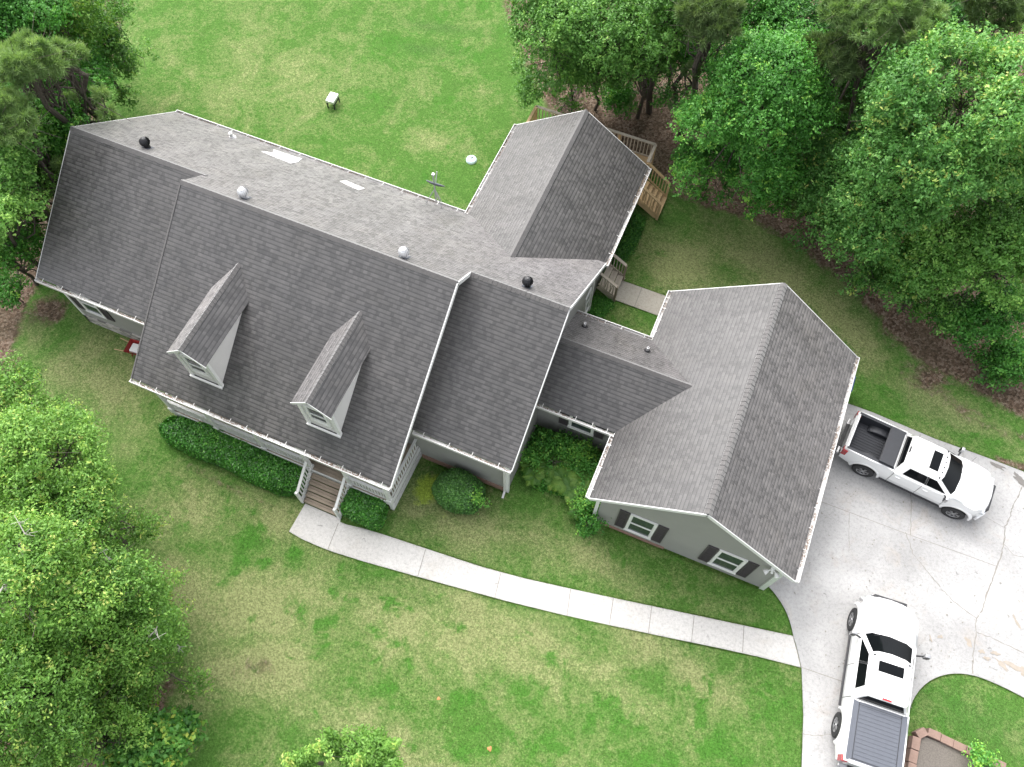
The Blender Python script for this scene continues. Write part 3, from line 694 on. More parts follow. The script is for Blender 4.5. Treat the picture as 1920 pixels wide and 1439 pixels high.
gable_block("wall", XA + .28, XC - .30, -3.13, 5.64, [(-3.13, zA(-3.13)), (YR, ZR - UW - .02), (5.64, zBk(5.64))], 'x', MT['siding'])
m = MB()   # cheeks of the taller porch roof above the lower front roofs
zFB = lambda y: ZFE + SBF * (y - YFB) - .26
for x in (XB0 + .25, XB1 - .3):
    P = [(-3.1, zA(-3.1) + .1), (-3.1, zFB(-3.1)), (YRB, ZRB - .27), (YR - .1, ZR - .25)]
    m = MB(); m.face([(x - .05, y, z) for y, z in P]); m.face([(x + .05, y, z) for y, z in reversed(P)])
    for k in range(4): a = P[k]; b = P[(k + 1) % 4]; m.face([(x - .05, *a), (x + .05, *a), (x + .05, *b), (x - .05, *b)])
    m.build("wall", MT['cheek'], house)
gable_block("wall", 0, 0, 5.6, DY - .25, [(DX - DH + .35, DE + .1), (DX, DZ - UW), (DX + DH - .35, DE + .1)], 'y', MT['siding'])
gable_block("wall", .9, 4.4, 0, 0, [(EY - EH + .42, EE + .1), (EY, EZ - UW), (EY + EH - .42, EE + .1)], 'x', MT['siding'])
gable_block("wall", 0, 0, FY0 + .28, FY1 - .28, [(FX - FH + .42, FE + fs * .42 - UW), (FX, FZ - UW), (FX + FH - .42, FE + fs * .42 - UW)], 'y', MT['siding'])
# foundation strips, corner boards, downspouts
m = MB(); m.span((XA + .24, -3.19, -.2), (XB0 + .4, -3.131, .55)); m.span((XA + .22, -3.19, -.2), (XA + .279, 5.6, .55))
m.build("stone_skirt", MT['stone'], house)
m = MB(); m.span((4.33, -2.93, -.1), (7.2, -2.877, .12)); m.build("brick_skirt", MT['brick'], house)
m = MB(); m.span((XB1 - .3, -3.18, -.1), (XC - .28, -3.131, .28))
m.build("brick_skirt", MT['brick'], house)
for x, y, z in ((XA + .28, -3.13, 3.2), (XC - .30, -3.13, 3.2), (XC - .30, 5.64, 3.2), (4.37, -2.87, 3.0)):
    m = MB(); m.span((x - .06, y - .06, 0), (x + .06, y + .06, z)); m.build("corner_board", MT['white'], house)
m = MB(); m.span((10.88, -2.935, 0), (11.06, -2.78, 3.0)); m.build("corner_board", MT['corner'], house)
m = MB()
m.bar((XC - .36, YF - .05, ZF - .14), (XC - .38, -3.20, ZF - .40), .08, .07); m.bar((XC - .38, -3.22, ZF - .38), (XC - .38, -3.22, .14), .08, .07, (0, 1, 0)); m.bar((XC - .38, -3.2, .17), (XC - .36, -3.48, .06), .08, .07)
m.build("downspout", MT['gutter'], house)
m = MB(); m.bar((DX + DH + .06, 9.35, DE - .1), (DX + DH - .32, 9.35, DE - .4), .08, .07); m.bar((DX + DH - .30, 9.35, DE - .38), (DX + DH - .30, 9.35, .1), .08, .07, (0, 1, 0)); m.build("downspout", MT['gutter'], house)

def window(cx, cy, cz, w, h, face, parent=house, shutters=True, name="window", rows=2):
    """face: unit outward normal ('-y' or '+x')"""
    def P(u, d, z): return (cx + u, cy - d, cz + z) if face == '-y' else (cx + d, cy + u, cz + z)
    def bx(mb, u0, u1, d0, d1, z0, z1, mi=0):
        a, b = P(u0, d0, z0), P(u1, d1, z1)
        mb.span([min(a[i], b[i]) for i in range(3)], [max(a[i], b[i]) for i in range(3)], mi)
    f = MB(); t = .085
    bx(f, -w / 2, w / 2, .0, .055, h / 2 - t, h / 2); bx(f, -w / 2 - .03, w / 2 + .03, .0, .075, -h / 2 - .02, -h / 2 + t - .01)
    bx(f, -w / 2, -w / 2 + t, .0, .055, -h / 2 + t - .01, h / 2 - t); bx(f, w / 2 - t, w / 2, .0, .055, -h / 2 + t - .01, h / 2 - t)
    if rows == 2: bx(f, -w / 2 + t, w / 2 - t, .0, .042, -.03, .03)
    win = f.build(name, MT['white'], parent)
    g = MB(); zz = [(-h / 2 + t, -.032), (.032, h / 2 - t)] if rows == 2 else [(-h / 2 + t, h / 2 - t)]
    for z0, z1 in zz: bx(g, -w / 2 + t, w / 2 - t, .004, .022, z0, z1)
    g.build("pane", MT['pane'], win)
    # pale sash line inside each light
    s = MB()
    for z0, z1 in zz:
        bx(s, -w / 2 + t, w / 2 - t, .023, .036, z0 + .001, z0 + .03); bx(s, -w / 2 + t, w / 2 - t, .023, .036, z1 - .03, z1 - .001)
        bx(s, -w / 2 + t, -w / 2 + t + .028, .023, .034, z0 + .03, z1 - .03); bx(s, w / 2 - t - .028, w / 2 - t, .023, .034, z0 + .03, z1 - .03)
    s.build("sash", MT['white'], win)
    if shutters:
        for sg in (-1, 1):
            sh = MB(); sw = .37; u0 = sg * (w / 2 + .03); u1 = sg * (w / 2 + .03 + sw); a, b = min(u0, u1), max(u0, u1)
            bx(sh, a, b, .0, .02, -h / 2, h / 2)
            bx(sh, a, a + .05, .02, .045, -h / 2, h / 2); bx(sh, b - .05, b, .02, .045, -h / 2, h / 2)
            for zc in (-h / 2 + .035, 0, h / 2 - .035): bx(sh, a + .05, b - .05, .02, .045, zc - .035, zc + .035)
            k = int((h / 2 - .1) / .055)
            for half in (-h / 4, h / 4):
                for i in range(-k // 2 + 1, k // 2): bx(sh, a + .05, b - .05, .02, .033, half + i * .055 - .018, half + i * .055 + .012)
            sh.build("shutter", MT['shutter'], win)
    return win
window(6.09, -2.878, 1.42, 1.0, 1.85, '-y'); window(9.33, -2.878, 1.42, 1.0, 1.85, '-y')
window(-17.3, -3.132, 1.95, .95, 1.5, '-y')
window(2.75, -.206, 1.95, 1.0, 1.25, '-y')
window(.972, 5.05, 1.55, .62, 1.5, '+x', shutters=False)

# dormers
def dormer(cx, zr, hw, ze):
    s = (zr - ze) / hw; wf = -4.74; wh = .60
    zfl = lambda y: ZFE + SBF * (y - YFB)
    ytip = YFB + (zr - ZFE) / SBF; ye = YFB + (ze - ZFE) / SBF
    mb = MB(); wt = ze + s * (hw - wh) - .11; pk = zr - .11
    base = zfl(wf) - .15
    yb = YFB + (wt - ZFE) / SBF + .05; yp = YFB + (pk - ZFE) / SBF + .05
    F = [(cx - wh, wf, base), (cx + wh, wf, base), (cx + wh, wf, wt), (cx, wf, pk), (cx - wh, wf, wt)]
    mb.face(F, 1)
    for sg in (-1, 1): mb.face([(cx + sg * wh, wf, base), (cx + sg * wh, wf, wt), (cx + sg * wh, yb, wt), (cx + sg * wh, yb, zfl(yb) - .15)], 0)
    d = mb.build("dormer", [MT['cheek'], MT['cheek']], house)
    r = MB(); yf = -4.90
    for sg in (-1, 1):
        slab(r, [(cx + sg * hw, yf, ze), (cx, yf, zr), (cx, ytip + .08, zr), (cx + sg * hw, ye + .10, ze)], (0, 1, 0), .09)
    ro = r.build("dormer_roof", SH, d)
    cap(d, (cx, yf, zr), (cx, ytip - .03, zr), (-1, 0, -s), (1, 0, -s), .13, .15, "dormer_ridge_cap")
    t = MB()
    for sg in (-1, 1):
        t.bar((cx + sg * hw, yf - .012, ze - .065), (cx, yf - .012, zr - .065), .02, .10)
        t.span((cx + sg * wh - .075, wf - .045, zfl(wf) - .02), (cx + sg * wh + .075, wf + .06, wt + .02))
    t.span((cx - wh - .06, wf - .11, zfl(wf) - .10), (cx + wh + .06, wf - .046, zfl(wf) + .02))
    t.build("dormer_trim", MT['white'], d)
    # window set in the dormer face
    zc = (zfl(wf) + wt) / 2 + .16; w, h, tt = .80, 1.25, .10
    f = MB()
    f.span((cx - w / 2, wf - .05, zc + h / 2 - tt), (cx + w / 2, wf, zc + h / 2)); f.span((cx - w / 2, wf - .05, zc - h / 2), (cx + w / 2, wf, zc - h / 2 + tt))
    f.span((cx - w / 2, wf - .05, zc - h / 2 + tt), (cx - w / 2 + tt, wf, zc + h / 2 - tt)); f.span((cx + w / 2 - tt, wf - .05, zc - h / 2 + tt), (cx + w / 2, wf, zc + h / 2 - tt))
    f.span((cx - w / 2 + tt, wf - .04, zc - .035), (cx + w / 2 - tt, wf, zc + .035))
    f.span((cx - w / 2 + tt, wf - .034, zc - h / 2 + tt), (cx + w / 2 - tt, wf - .002, zc - h / 2 + tt + .16))
    f.build("dormer_window_frame", MT['white'], d)
    g = MB(); g.span((cx - w / 2 + tt, wf - .018, zc + .036), (cx + w / 2 - tt, wf - .003, zc + h / 2 - tt)); g.span((cx - w / 2 + tt, wf - .018, zc - h / 2 + tt + .161), (cx + w / 2 - tt, wf - .003, zc - .036))
    g.build("dormer_pane", MT['pane'], d)
    return d
dormer(-9.955, 6.51, .75, 5.84); dormer(-5.22, 6.47, .74, 5.83)

# front porch
PX0, PX1, PY0, PY1, PZ = -12.35, -2.72, -5.52, -3.131, .92
m = MB()
k = 0; y = PY0
while y < PY1 - .01:
    m.span((PX0, y, PZ - .05), (PX1, min(y + .13, PY1), PZ + (.0 if k % 2 else .004))); y += .138; k += 1
m.build("porch_floor", MT['porchwood'], house)
m = MB(); m.span((PX0, PY0 - .04, PZ - .28), (PX1, PY0 - .001, PZ + .01)); m.span((PX1 + .001, PY0 - .04, PZ - .28), (PX1 + .04, PY1, PZ + .01)); m.span((PX0 - .04, PY0 - .04, PZ - .28), (PX0 - .001, PY1, PZ + .01))
m.span((PX1 + .001, PY0 - .03, PZ - .58), (PX1 + .035, PY1, PZ - .46)); m.span((PX1 + .001, PY0 - .03, PZ - .86), (PX1 + .035, PY1, PZ - .70))
m.build("porch_skirt", MT['white'], house)
posts = (PX0 + .1, -10.2, -8.1, -6.12, -4.42, PX1 - .05)
for x in posts:
    m = MB(); m.span((x - .07, PY0 - .02, 0), (x + .07, PY0 + .12, 3.12)); m.span((x - .10, PY0 - .05, PZ + .02), (x + .10, PY0 + .15, PZ + .2)); m.build("porch_post", MT['white'], house)
def railing(a, b, za, zb, step=.125, h=.86, bw=.045, mat=None, parent=house, name="porch_railing", top=(.10, .045), low=.12):
    mb = MB(); a = Vector((a[0], a[1], za)); b = Vector((b[0], b[1], zb)); L = (b - a).length; n = max(2, int(L / step)); up = Vector((0, 0, 1))
    mb.bar(a + up * h, b + up * h, top[0], top[1]); mb.bar(a + up * low, b + up * low, .05, .06)
    for k in range(1, n):
        p = a + (b - a) * (k / n); mb.bar(p + up * low, p + up * h, bw, bw, (b - a))
    return mb.build(name, mat or MT['white'], parent)
for x0, x1 in ((posts[0], posts[1]), (posts[1], posts[2]), (posts[2], posts[3]), (posts[4], posts[5])):
    railing((x0 + .07, PY0 + .05), (x1 - .07, PY0 + .05), PZ, PZ)
railing((PX1 - .02, PY0 + .13), (PX1 - .02, PY1 - .02), PZ, PZ, .14)
railing((PX0 + .02, PY0 + .13), (PX0 + .02, PY1 - .02), PZ, PZ, .14)
# porch steps
m = MB(); SX0, SX1 = -6.0, -4.52
for k in range(5):
    zt = PZ - .155 * (k + 1) + .0; yy = PY0 - .05 - .205 * k
    m.span((SX0, yy - .222, zt - .045), (SX1, yy - .116, zt)); m.span((SX0, yy - .108, zt - .045), (SX1, yy - .022, zt))
m.build("porch_steps", MT['porchwood'], house)
for x in (SX0 - .06, SX1 + .06):
    railing((x, PY0 - .02), (x, PY0 - 1.04), PZ, PZ - .78, .15, .88)
    m = MB(); m.span((x - .05, PY0 - 1.14, 0), (x + .05, PY0 - 1.04, PZ - .78 + .98)); m.bar((x, PY0 - .05, PZ - .2), (x, PY0 - 1.06, PZ - .95), .05, .2); m.build("stair_newel", MT['white'], house)
# ------------------------------------------------------------------ things fixed to the roof
NB = Vector((0, SB, 1)).normalized()
def turbine(x, y, z, mat, label, name="turbine_vent"):
    t = empty(name, (x, y, z), label, "roof vent", "turbine vents along the ridge", local=True); t.scale = (.84,) * 3
    b = MB(); b.lathe([(0.0, .16), (.13, .16), (.135, .0), (.15, -.22)], 20); 
    p = [Vector((sx * .19, sy * .19, 0)) for sx, sy in ((-1, -1), (1, -1), (1, 1), (-1, 1))]
    for q in p: q.z = -SB * q.y + .02
    b.build("base", mat, t, True, weld=False)
    b = MB(); b.face(p); b.build("flashing", MT['tonneau'], t, weld=False)
    h = MB(); n = 15
    for k in range(n):      # curved overlapping vanes
        a0 = 2 * math.pi * k / n; a1 = 2 * math.pi * (k + 1.25) / n; S = 8
        for i in range(S):
            f0, f1 = math.pi * (.10 + .78 * i / S), math.pi * (.10 + .78 * (i + 1) / S)
            def Pn(a, f, r): return (r * math.sin(f) * math.cos(a), r * math.sin(f) * math.sin(a), .36 + .21 * math.cos(f))
            h.face([Pn(a0, f0, .235), Pn(a0, f1, .235), Pn(a1, f1, .175), Pn(a1, f0, .175)])
    h.build("vanes", mat, t, True, weld=False)
    c = MB(); c.lathe([(0, .60), (.05, .595), (.11, .565), (.115, .55), (0, .55)], 20); c.build("cap", mat, t, True, weld=False)
    return t
turbine(-15.79, 1.92, 6.49, MT['black'], "black turbine vent near the far left end of the main ridge")
turbine(-10.68, 0.87, 7.30, MT['silver'], "white metal turbine vent nearest the left dormer")
turbine(-4.46, 0.81, 7.34, MT['silver'], "white metal turbine vent behind the right dormer")
turbine(-0.42, 1.83, 6.56, MT['black'], "black turbine vent between the rear wing and the right end of the main ridge")
def pipe(x, y, z, label, h=.28, r=.045, col='galv', boot=True):
    t = empty("vent_pipe", (x, y, z), label, "vent pipe", "plumbing vent pipes", local=True)
    m = MB(); m.lathe([(r, -.05), (r, h), (r * .75, h), (r * .75, h - .1), (0, h - .1)], 14); m.build("pipe", MT[col], t, True, weld=False)
    m = MB(); m.lathe([(r + .10, -.03), (r + .06, .03), (r + .015, .09), (r, .09)], 14); m.build("boot", MT['black' if boot else 'white'], t, True, weld=False)
    return t
pipe(-15.21, 5.37, 3.83, "white vent pipe on the back slope near the rear eave", .26, .075, 'white', False)
pipe(1.55, 2.81, 3.57, "vent pipe on the link roof beside the house gable wall")
pipe(4.04, 2.71, 3.64, "vent pipe on the link roof at the garage valley")
d = empty("satellite_dish", (-6.01, 5.85, 3.48), "grey satellite dish edge-on atop a white tripod at the rear eave", "satellite dish", local=True)
m = MB(); m.tube((0, 0, .2), (0, 0, 1.75), .03, .028, 10); m.build("mast", MT['galv'], d)
for a in (90, 210, 330):
    m = MB(); x, y = .42 * math.cos(R(a)), .42 * math.sin(R(a)); m.tube((0, 0, .95), (x, y, -SB * y - .03), .018, .018, 8); m.build("leg", MT['galv'], d)
m = MB(); q = Matrix.Rotation(R(-51), 4, 'X') @ Matrix.Translation((0, 0, .0))
prof = [(0, .035), (.2, .04), (.36, .07), (.39, .085), (.39, .06), (.36, .045), (.2, .0), (0, -.01)]
m.lathe(prof, 28); m.v = [tuple(q @ Vector((v[0], v[1] * .8, v[2])) + Vector((0, .05, 1.12))) for v in m.v]; m.build("dish", MT['tonneau'], d, True)
m = MB(); m.bar((0, .1, 1.1), (0, .32, 1.62), .03, .03); m.box((0, .03, 1.76), (.10, .10, .09)); m.build("feed_arm", MT['galv'], d)
s = empty("security_light", (10.62, -2.90, 2.62), "white twin security floodlight at the garage gable corner", "floodlight", local=True)
m = MB(); m.lathe([(.075, 0), (.075, -.04), (.03, -.07), (0, -.07)], 16, (0, 0, 0), 'y'); m.build("mount", MT['white'], s, True, weld=False)
for sg, dz in ((-1, -.05), (1, .02)):
    m = MB(); m.tube((0, -.05, 0), (sg * .12, -.12, dz), .022, .022, 8); m.tube((sg * .12, -.12, dz), (sg * .22, -.21, dz - .06), .05, .105, 14); m.build("lamp_head", MT['white'], s, True, weld=False)
m = MB(); m.tube((0, -.05, 0), (.03, -.13, -.13), .03, .05, 12); m.build("motion_sensor", MT['white'], s, True, weld=False)

# ------------------------------------------------------------------ rear deck and steps
dk = empty("wooden_deck", (-1.8, 12.4, 0), "tan wooden deck with railings behind the rear wing", "deck")
DX0, DX1, DY0, DY1, DZF = -4.9, .98, 11.07, 13.85, .95
m = MB(); y = DY0; k = 0
while y < DY1 - .05: m.span((DX0, y, DZF - .04), (DX1, y + .135, DZF + (.003 if k % 2 else 0))); y += .1415; k += 1
m.build("floor", MT['deckwood'], dk)
m = MB(); m.span((DX0 + .02, DY0, DZF - .28), (DX1 - .02, DY1, DZF - .041)); m.build("joist_frame", MT['deckwood'], dk)
def wrail(a, b, par, za=DZF, zb=DZF, h=.95, mat='deckwood', nm="railing"): return railing(a, b, za, zb, .16, h, .038, MT[mat], par, nm, (.13, .04), .10)
wrail((DX0 + .05, DY1 - .05), (DX1 - .05, DY1 - .05), dk, mat='greywood'); wrail((DX1 - .05, DY1 - .05), (DX1 - .05, 12.70), dk, mat='greywood'); wrail((DX0 + .05, DY1 - .05), (DX0 + .05, DY0), dk)
for x, y in ((DX0 + .05, DY1 - .05), (-3.4, DY1 - .05), (-1.9, DY1 - .05), (-.75, DY1 - .05), (DX1 - .05, DY1 - .05), (DX1 - .05, 12.68), (DX1 - .05, 11.45)):
    m = MB(); m.span((x - .05, y - .05, -.05), (x + .05, y + .05, DZF + .93)); m.build("post", MT['deckwood'], dk)
m = MB()
for k in range(5):
    x0 = DX1 + .235 * k; zt = DZF - .16 * (k + 1) + .03
    m.span((x0, 11.48, zt - .05), (x0 + .25, 12.62, zt)); m.span((x0 + .004, 11.48, zt - .16), (x0 + .03, 12.62, zt - .051))
for y in (11.46, 12.64): m.bar((DX1 + .05, y, DZF - .22), (DX1 + 1.12, y, .02), .04, .24)
m.build("stairs", MT['deckwood'], dk)
for y in (11.43, 12.67):
    wrail((DX1, y), (DX1 + 1.12, y), dk, DZF, .12); m = MB(); m.span((DX1 + 1.08, y - .05, -.05), (DX1 + 1.18, y + .05, 1.05)); m.build("stair_post", MT['deckwood'], dk)
ss = empty("wooden_steps", (1.35, 7.15, 0), "weathered wooden steps with railings beside the concrete path", "steps")
m = MB()
for k in range(3):
    x0 = 1.02 + .26 * k; zt = .70 - .19 * k
    for j in range(2): m.span((x0 + .132 * j, 6.62, zt - .04), (x0 + .125 + .132 * j, 7.68, zt))
    m.span((x0 + .004, 6.62, zt - .19), (x0 + .03, 7.68, zt - .042))
m.build("treads", MT['greywood'], ss)
for y in (6.58, 7.74):
    m = MB(); m.bar((1.0, y, .60), (1.82, y, .02), .04, .24); m.build("stringer", MT['greywood'], ss)
    wrail((1.0, y), (1.80, y), ss, .72, .18, .90, 'greywood'); m = MB(); m.span((1.76, y - .045, -.05), (1.85, y + .045, 1.05)); m.build("post", MT['porchwood'], ss)

# ------------------------------------------------------------------ things in the yard
t = empty("side_table", (-14.70, 11.75, -.05), "small white topped table with black legs on the back lawn", "table", local=True, rz=R(4))
m = MB(); m.box((0, 0, .44), (.42, .60, .16)); bevel(m.build("tabletop", MT['silver'], t), .02)
for sx in (-1, 1):
    for sy in (-1, 1):
        m = MB(); m.bar((sx * .18, sy * .27, 0), (sx * .18, sy * .27, .358), .05, .05, (0, 1, 0)); m.build("leg", MT['black'], t)
for sx in (-1, 1): m = MB(); m.bar((sx * .18, -.244, .29), (sx * .18, .244, .29), .04, .13); m.build("apron", MT['black'], t)
t = empty("septic_cover", (-7.05, 11.23, -.05), "round pale teal cover lying in the grass behind the house", "cover", local=True)
m = MB(); m.lathe([(0, .13), (.20, .125), (.235, .105), (.245, .06), (.26, .05), (.26, 0)], 32); m.build("cover", MT['teal'], t, True)
m = MB(); m.bar((-.06, .0, .15), (.05, .07, .15), .02, .025); m.box((-.0, .11, .142), (.06, .045, .02)); m.build("handle", MT['black'], t)
t = empty("recycling_bin", (11.68, 6.05, -.04), "blue wheeled bin half hidden behind the garage eave", "bin", local=True)
m = MB(); lo = [(-.22, -.25, .06), (.22, -.25, .06), (.22, .25, .06), (-.22, .25, .06)]; hi = [(-.29, -.33, .98), (.29, -.33, .98), (.29, .33, .98), (-.29, .33, .98)]; m.hexa(lo + hi); bevel(m.build("bin_body", MT['blue'], t), .03)
m = MB(); m.box((0, 0, 1.02), (.64, .72, .07)); m.bar((-.36, -.25, .98), (-.36, .25, .98), .05, .05); bevel(m.build("lid", MT['blue'], t), .03)
for sy in (-1, 1): m = MB(); m.lathe([(0, -.03), (.11, -.03), (.11, .03), (0, .03)], 18, (-.22, sy * .27, .10), 'y'); m.build("wheel", MT['black'], t)
t = empty("wheelbarrow", (-15.35, -3.62, -.04), "red and white wheelbarrow tucked by the porch's stone base", "wheelbarrow", local=True, rz=R(8))
m = MB(); lo = [(-.30, -.20, .28), (.28, -.20, .28), (.28, .20, .28), (-.30, .20, .28)]; hi = [(-.48, -.32, .58), (.50, -.32, .52), (.50, .32, .52), (-.48, .32, .58)]
for q in ((0, 1, 5, 4), (1, 2, 6, 5), (2, 3, 7, 6), (3, 0, 4, 7), (0, 3, 2, 1)): m.face([(lo + hi)[i] for i in q])
m.build("tray", MT['redpaint'], t)
m = MB(); m.box((-.12, 0, .46), (.42, .40, .14)); bevel(m.build("bag", MT['white'], t), .05, 3)
for sy in (-1, 1):
    m = MB(); m.tube((.55, sy * .07, .20), (-.95, sy * .27, .48), .02, .02, 8); m.build("handle", MT['deckwood'], t)
    m = MB(); m.bar((-.30, sy * .18, .28), (-.38, sy * .20, 0), .03, .03, (0, 1, 0)); m.build("leg", MT['redpaint'], t)
m = MB(); m.lathe([(0, -.04), (.17, -.04), (.19, 0), (.17, .04), (0, .04)], 20, (.58, 0, .19), 'y'); m.build("wheel", MT['rubber'], t)
for (x, y), lb in (((1.72, -10.93), "small orange clay mound in the front lawn farther from the driveway"), ((3.98, -11.69), "small orange clay mound in the front lawn nearest the bottom edge")):
    m = MB(); n = 16
    for i, (r0, h0, r1, h1) in enumerate(((.10, -.06, .075, -.035), (.075, -.035, .04, -.015), (.04, -.015, 0, -.01))):
        for k in range(n):
            a0, a1 = 2 * math.pi * k / n, 2 * math.pi * (k + 1) / n; w = lambda a: 1 + .2 * math.sin(3 * a + x) + .1 * math.sin(5 * a)
            q = [(r0 * w(a0) * math.cos(a0), r0 * w(a0) * math.sin(a0), h0), (r0 * w(a1) * math.cos(a1), r0 * w(a1) * math.sin(a1), h0), (r1 * w(a1) * math.cos(a1), r1 * w(a1) * math.sin(a1), h1), (r1 * w(a0) * math.cos(a0), r1 * w(a0) * math.sin(a0), h1)]
            m.face(q if r1 else q[:3])
    o = m.build("clay_mound", MT['clay'], None, True); o.location = (x, y, 0); tag(o, lb, "mound", "clay mounds in the front lawn")
fn = empty("chain_link_fence", (-3.8, 16.5, 0), "black chain link fence running from the deck into the trees", "fence")
FP = [(-4.1, 14.1), (-3.75, 15.75), (-3.80, 17.3), (-3.95, 19.0), (-4.1, 20.6)]
for x, y in FP: m = MB(); m.tube((x, y, -.05), (x, y, 1.28), .032, .032, 8); m.tube((x, y, 1.28), (x, y, 1.33), .045, .01, 8); m.build("post", MT['black'], fn)
m = MB()
for a, b in zip(FP[:-1], FP[1:]): m.tube((*a, 1.22), (*b, 1.22), .022, .022, 8)
m.build("top_rail", MT['black'], fn)
m = MB()
for a, b in zip(FP[:-1], FP[1:]):
    A = Vector((*a, 0)); D = Vector((*b, 0)) - A; L = D.length; D.normalize(); s = .075; H = 1.18
    k = -H
    while k < L:
        for sg in (1, -1):
            t0, t1 = (k, k + H); z0, z1 = (0.02, 1.2) if sg > 0 else (1.2, .02)
            c0, c1 = max(t0, 0), min(t1, L)
            if c1 - c0 > .02:
                f = lambda tt: z0 + (z1 - z0) * (tt - t0) / H
                m.bar(A + D * c0 + Vector((0, 0, f(c0))), A + D * c1 + Vector((0, 0, f(c1))), .005, .005)
        k += s
m.build("mesh_panel", MT['black'], fn, weld=False)
# block edged planting bed
bd = empty("planting_bed", (17.9, -6.3, 0), "planting bed edged with brown blocks in the lawn island", "planting bed")
m = MB(); m.prism([(17.2, -8.4), (17.2, -5.75), (17.35, -5.6), (19.6, -5.55), (20.2, -5.8), (20.2, -8.4)], -.1, .22); m.build("mulch", MT['mulch'], bd)
def block(c, d, rz):
    for lv in range(2):
        m = MB(); m.box((0, 0, 0), (d[0], d[1], .19)); o = bevel(m.build("block", MT['block'], None), .014)
        o.location = (c[0] + rng.normal(0, .006), c[1] + rng.normal(0, .006), .06 + .195 * lv); o.rotation_euler = (0, 0, rz + rng.normal(0, .015)); attach(o, bd)
for k in range(6): block((17.05 + rng.normal(0, .008), -5.95 - .43 * k), (.27, .41), 0)
block((17.17, -5.56), (.36, .26), R(48))
for k in range(6): block((17.56 + .43 * k, -5.44 - .015 * k), (.41, .26), R(-2))

# ------------------------------------------------------------------ pickup trucks (modelled about their own origin, nose towards +x)
def sm(x, a, b): t = min(1, max(0, (x - a) / (b - a))); return t * t * (3 - 2 * t)
WZ, WR = .42, .42; AX = (-1.90, 1.84)
def solid(poly, w, xs, zs, taper):
    """extrude a side profile (x,z) across +-w, cut it at xs/zs so it can taper, then shape it"""
    bm = bmesh.new()
    A = [bm.verts.new((x, -w, z)) for x, z in poly]; B = [bm.verts.new((x, w, z)) for x, z in poly]
    bm.faces.new(A); bm.faces.new(B[::-1]); n = len(poly)
    for k in range(n): j = (k + 1) % n; bm.faces.new((A[j], A[k], B[k], B[j]))
    for x in xs: bmesh.ops.bisect_plane(bm, geom=bm.verts[:] + bm.edges[:] + bm.faces[:], plane_co=(x, 0, 0), plane_no=(1, 0, 0))
    for z in zs: bmesh.ops.bisect_plane(bm, geom=bm.verts[:] + bm.edges[:] + bm.faces[:], plane_co=(0, 0, z), plane_no=(0, 0, 1))
    for y in (-.8, -.5, 0, .5, .8): bmesh.ops.bisect_plane(bm, geom=bm.verts[:] + bm.edges[:] + bm.faces[:], plane_co=(0, y, 0), plane_no=(0, 1, 0))
    for v in bm.verts: v.co = Vector(taper(v.co.x, v.co.y, v.co.z))
    bmesh.ops.recalc_face_normals(bm, faces=bm.faces)
    return bm
def bm_obj(bm, name, mats, parent):
    me = bpy.data.meshes.new(name); bm.to_mesh(me); bm.free()
    for mm in (mats if isinstance(mats, list) else [mats]): me.materials.append(mm)
    o = bpy.data.objects.new(name, me); COL.objects.link(o)
    if parent is not None: attach(o, parent)
    return o
def carve(o, cutters):
    for c in cutters:
        md = o.modifiers.new("cut", 'BOOLEAN'); md.operation = 'DIFFERENCE'; md.solver = 'EXACT'; md.object = c
    dg = bpy.context.evaluated_depsgraph_get(); ev = o.evaluated_get(dg)
    me = bpy.data.meshes.new_from_object(ev); old = o.data; o.modifiers.clear(); o.data = me; me.name = old.name
    for c in cutters: bpy.data.objects.remove(c, do_unlink=True)
    return o
def body_shape(x, y, z):
    ny = y
    k = 1 - .20 * sm(x, 1.95, 2.80) ** 1.6 - .045 * sm(-x, 2.5, 3.1)        # nose and tail draw in
    k *= 1 - .045 * sm(z, 1.0, 1.45) - .035 * sm(.75, z, z + .4) * 0         # shoulders lean in
    if z < .75: k *= 1 - .06 * (0.75 - z) / .4
    ny = y * k
    nz = z + (.035 * (1 - (y / 1.0) ** 2) if z > 1.2 and x > 1.1 else 0)       # crowned bonnet
    nx = x
    if x > 2.3: nx = x - .16 * (abs(y) / 1.0) ** 2.5 * sm(x, 2.3, 2.8)
    return nx, ny, nz
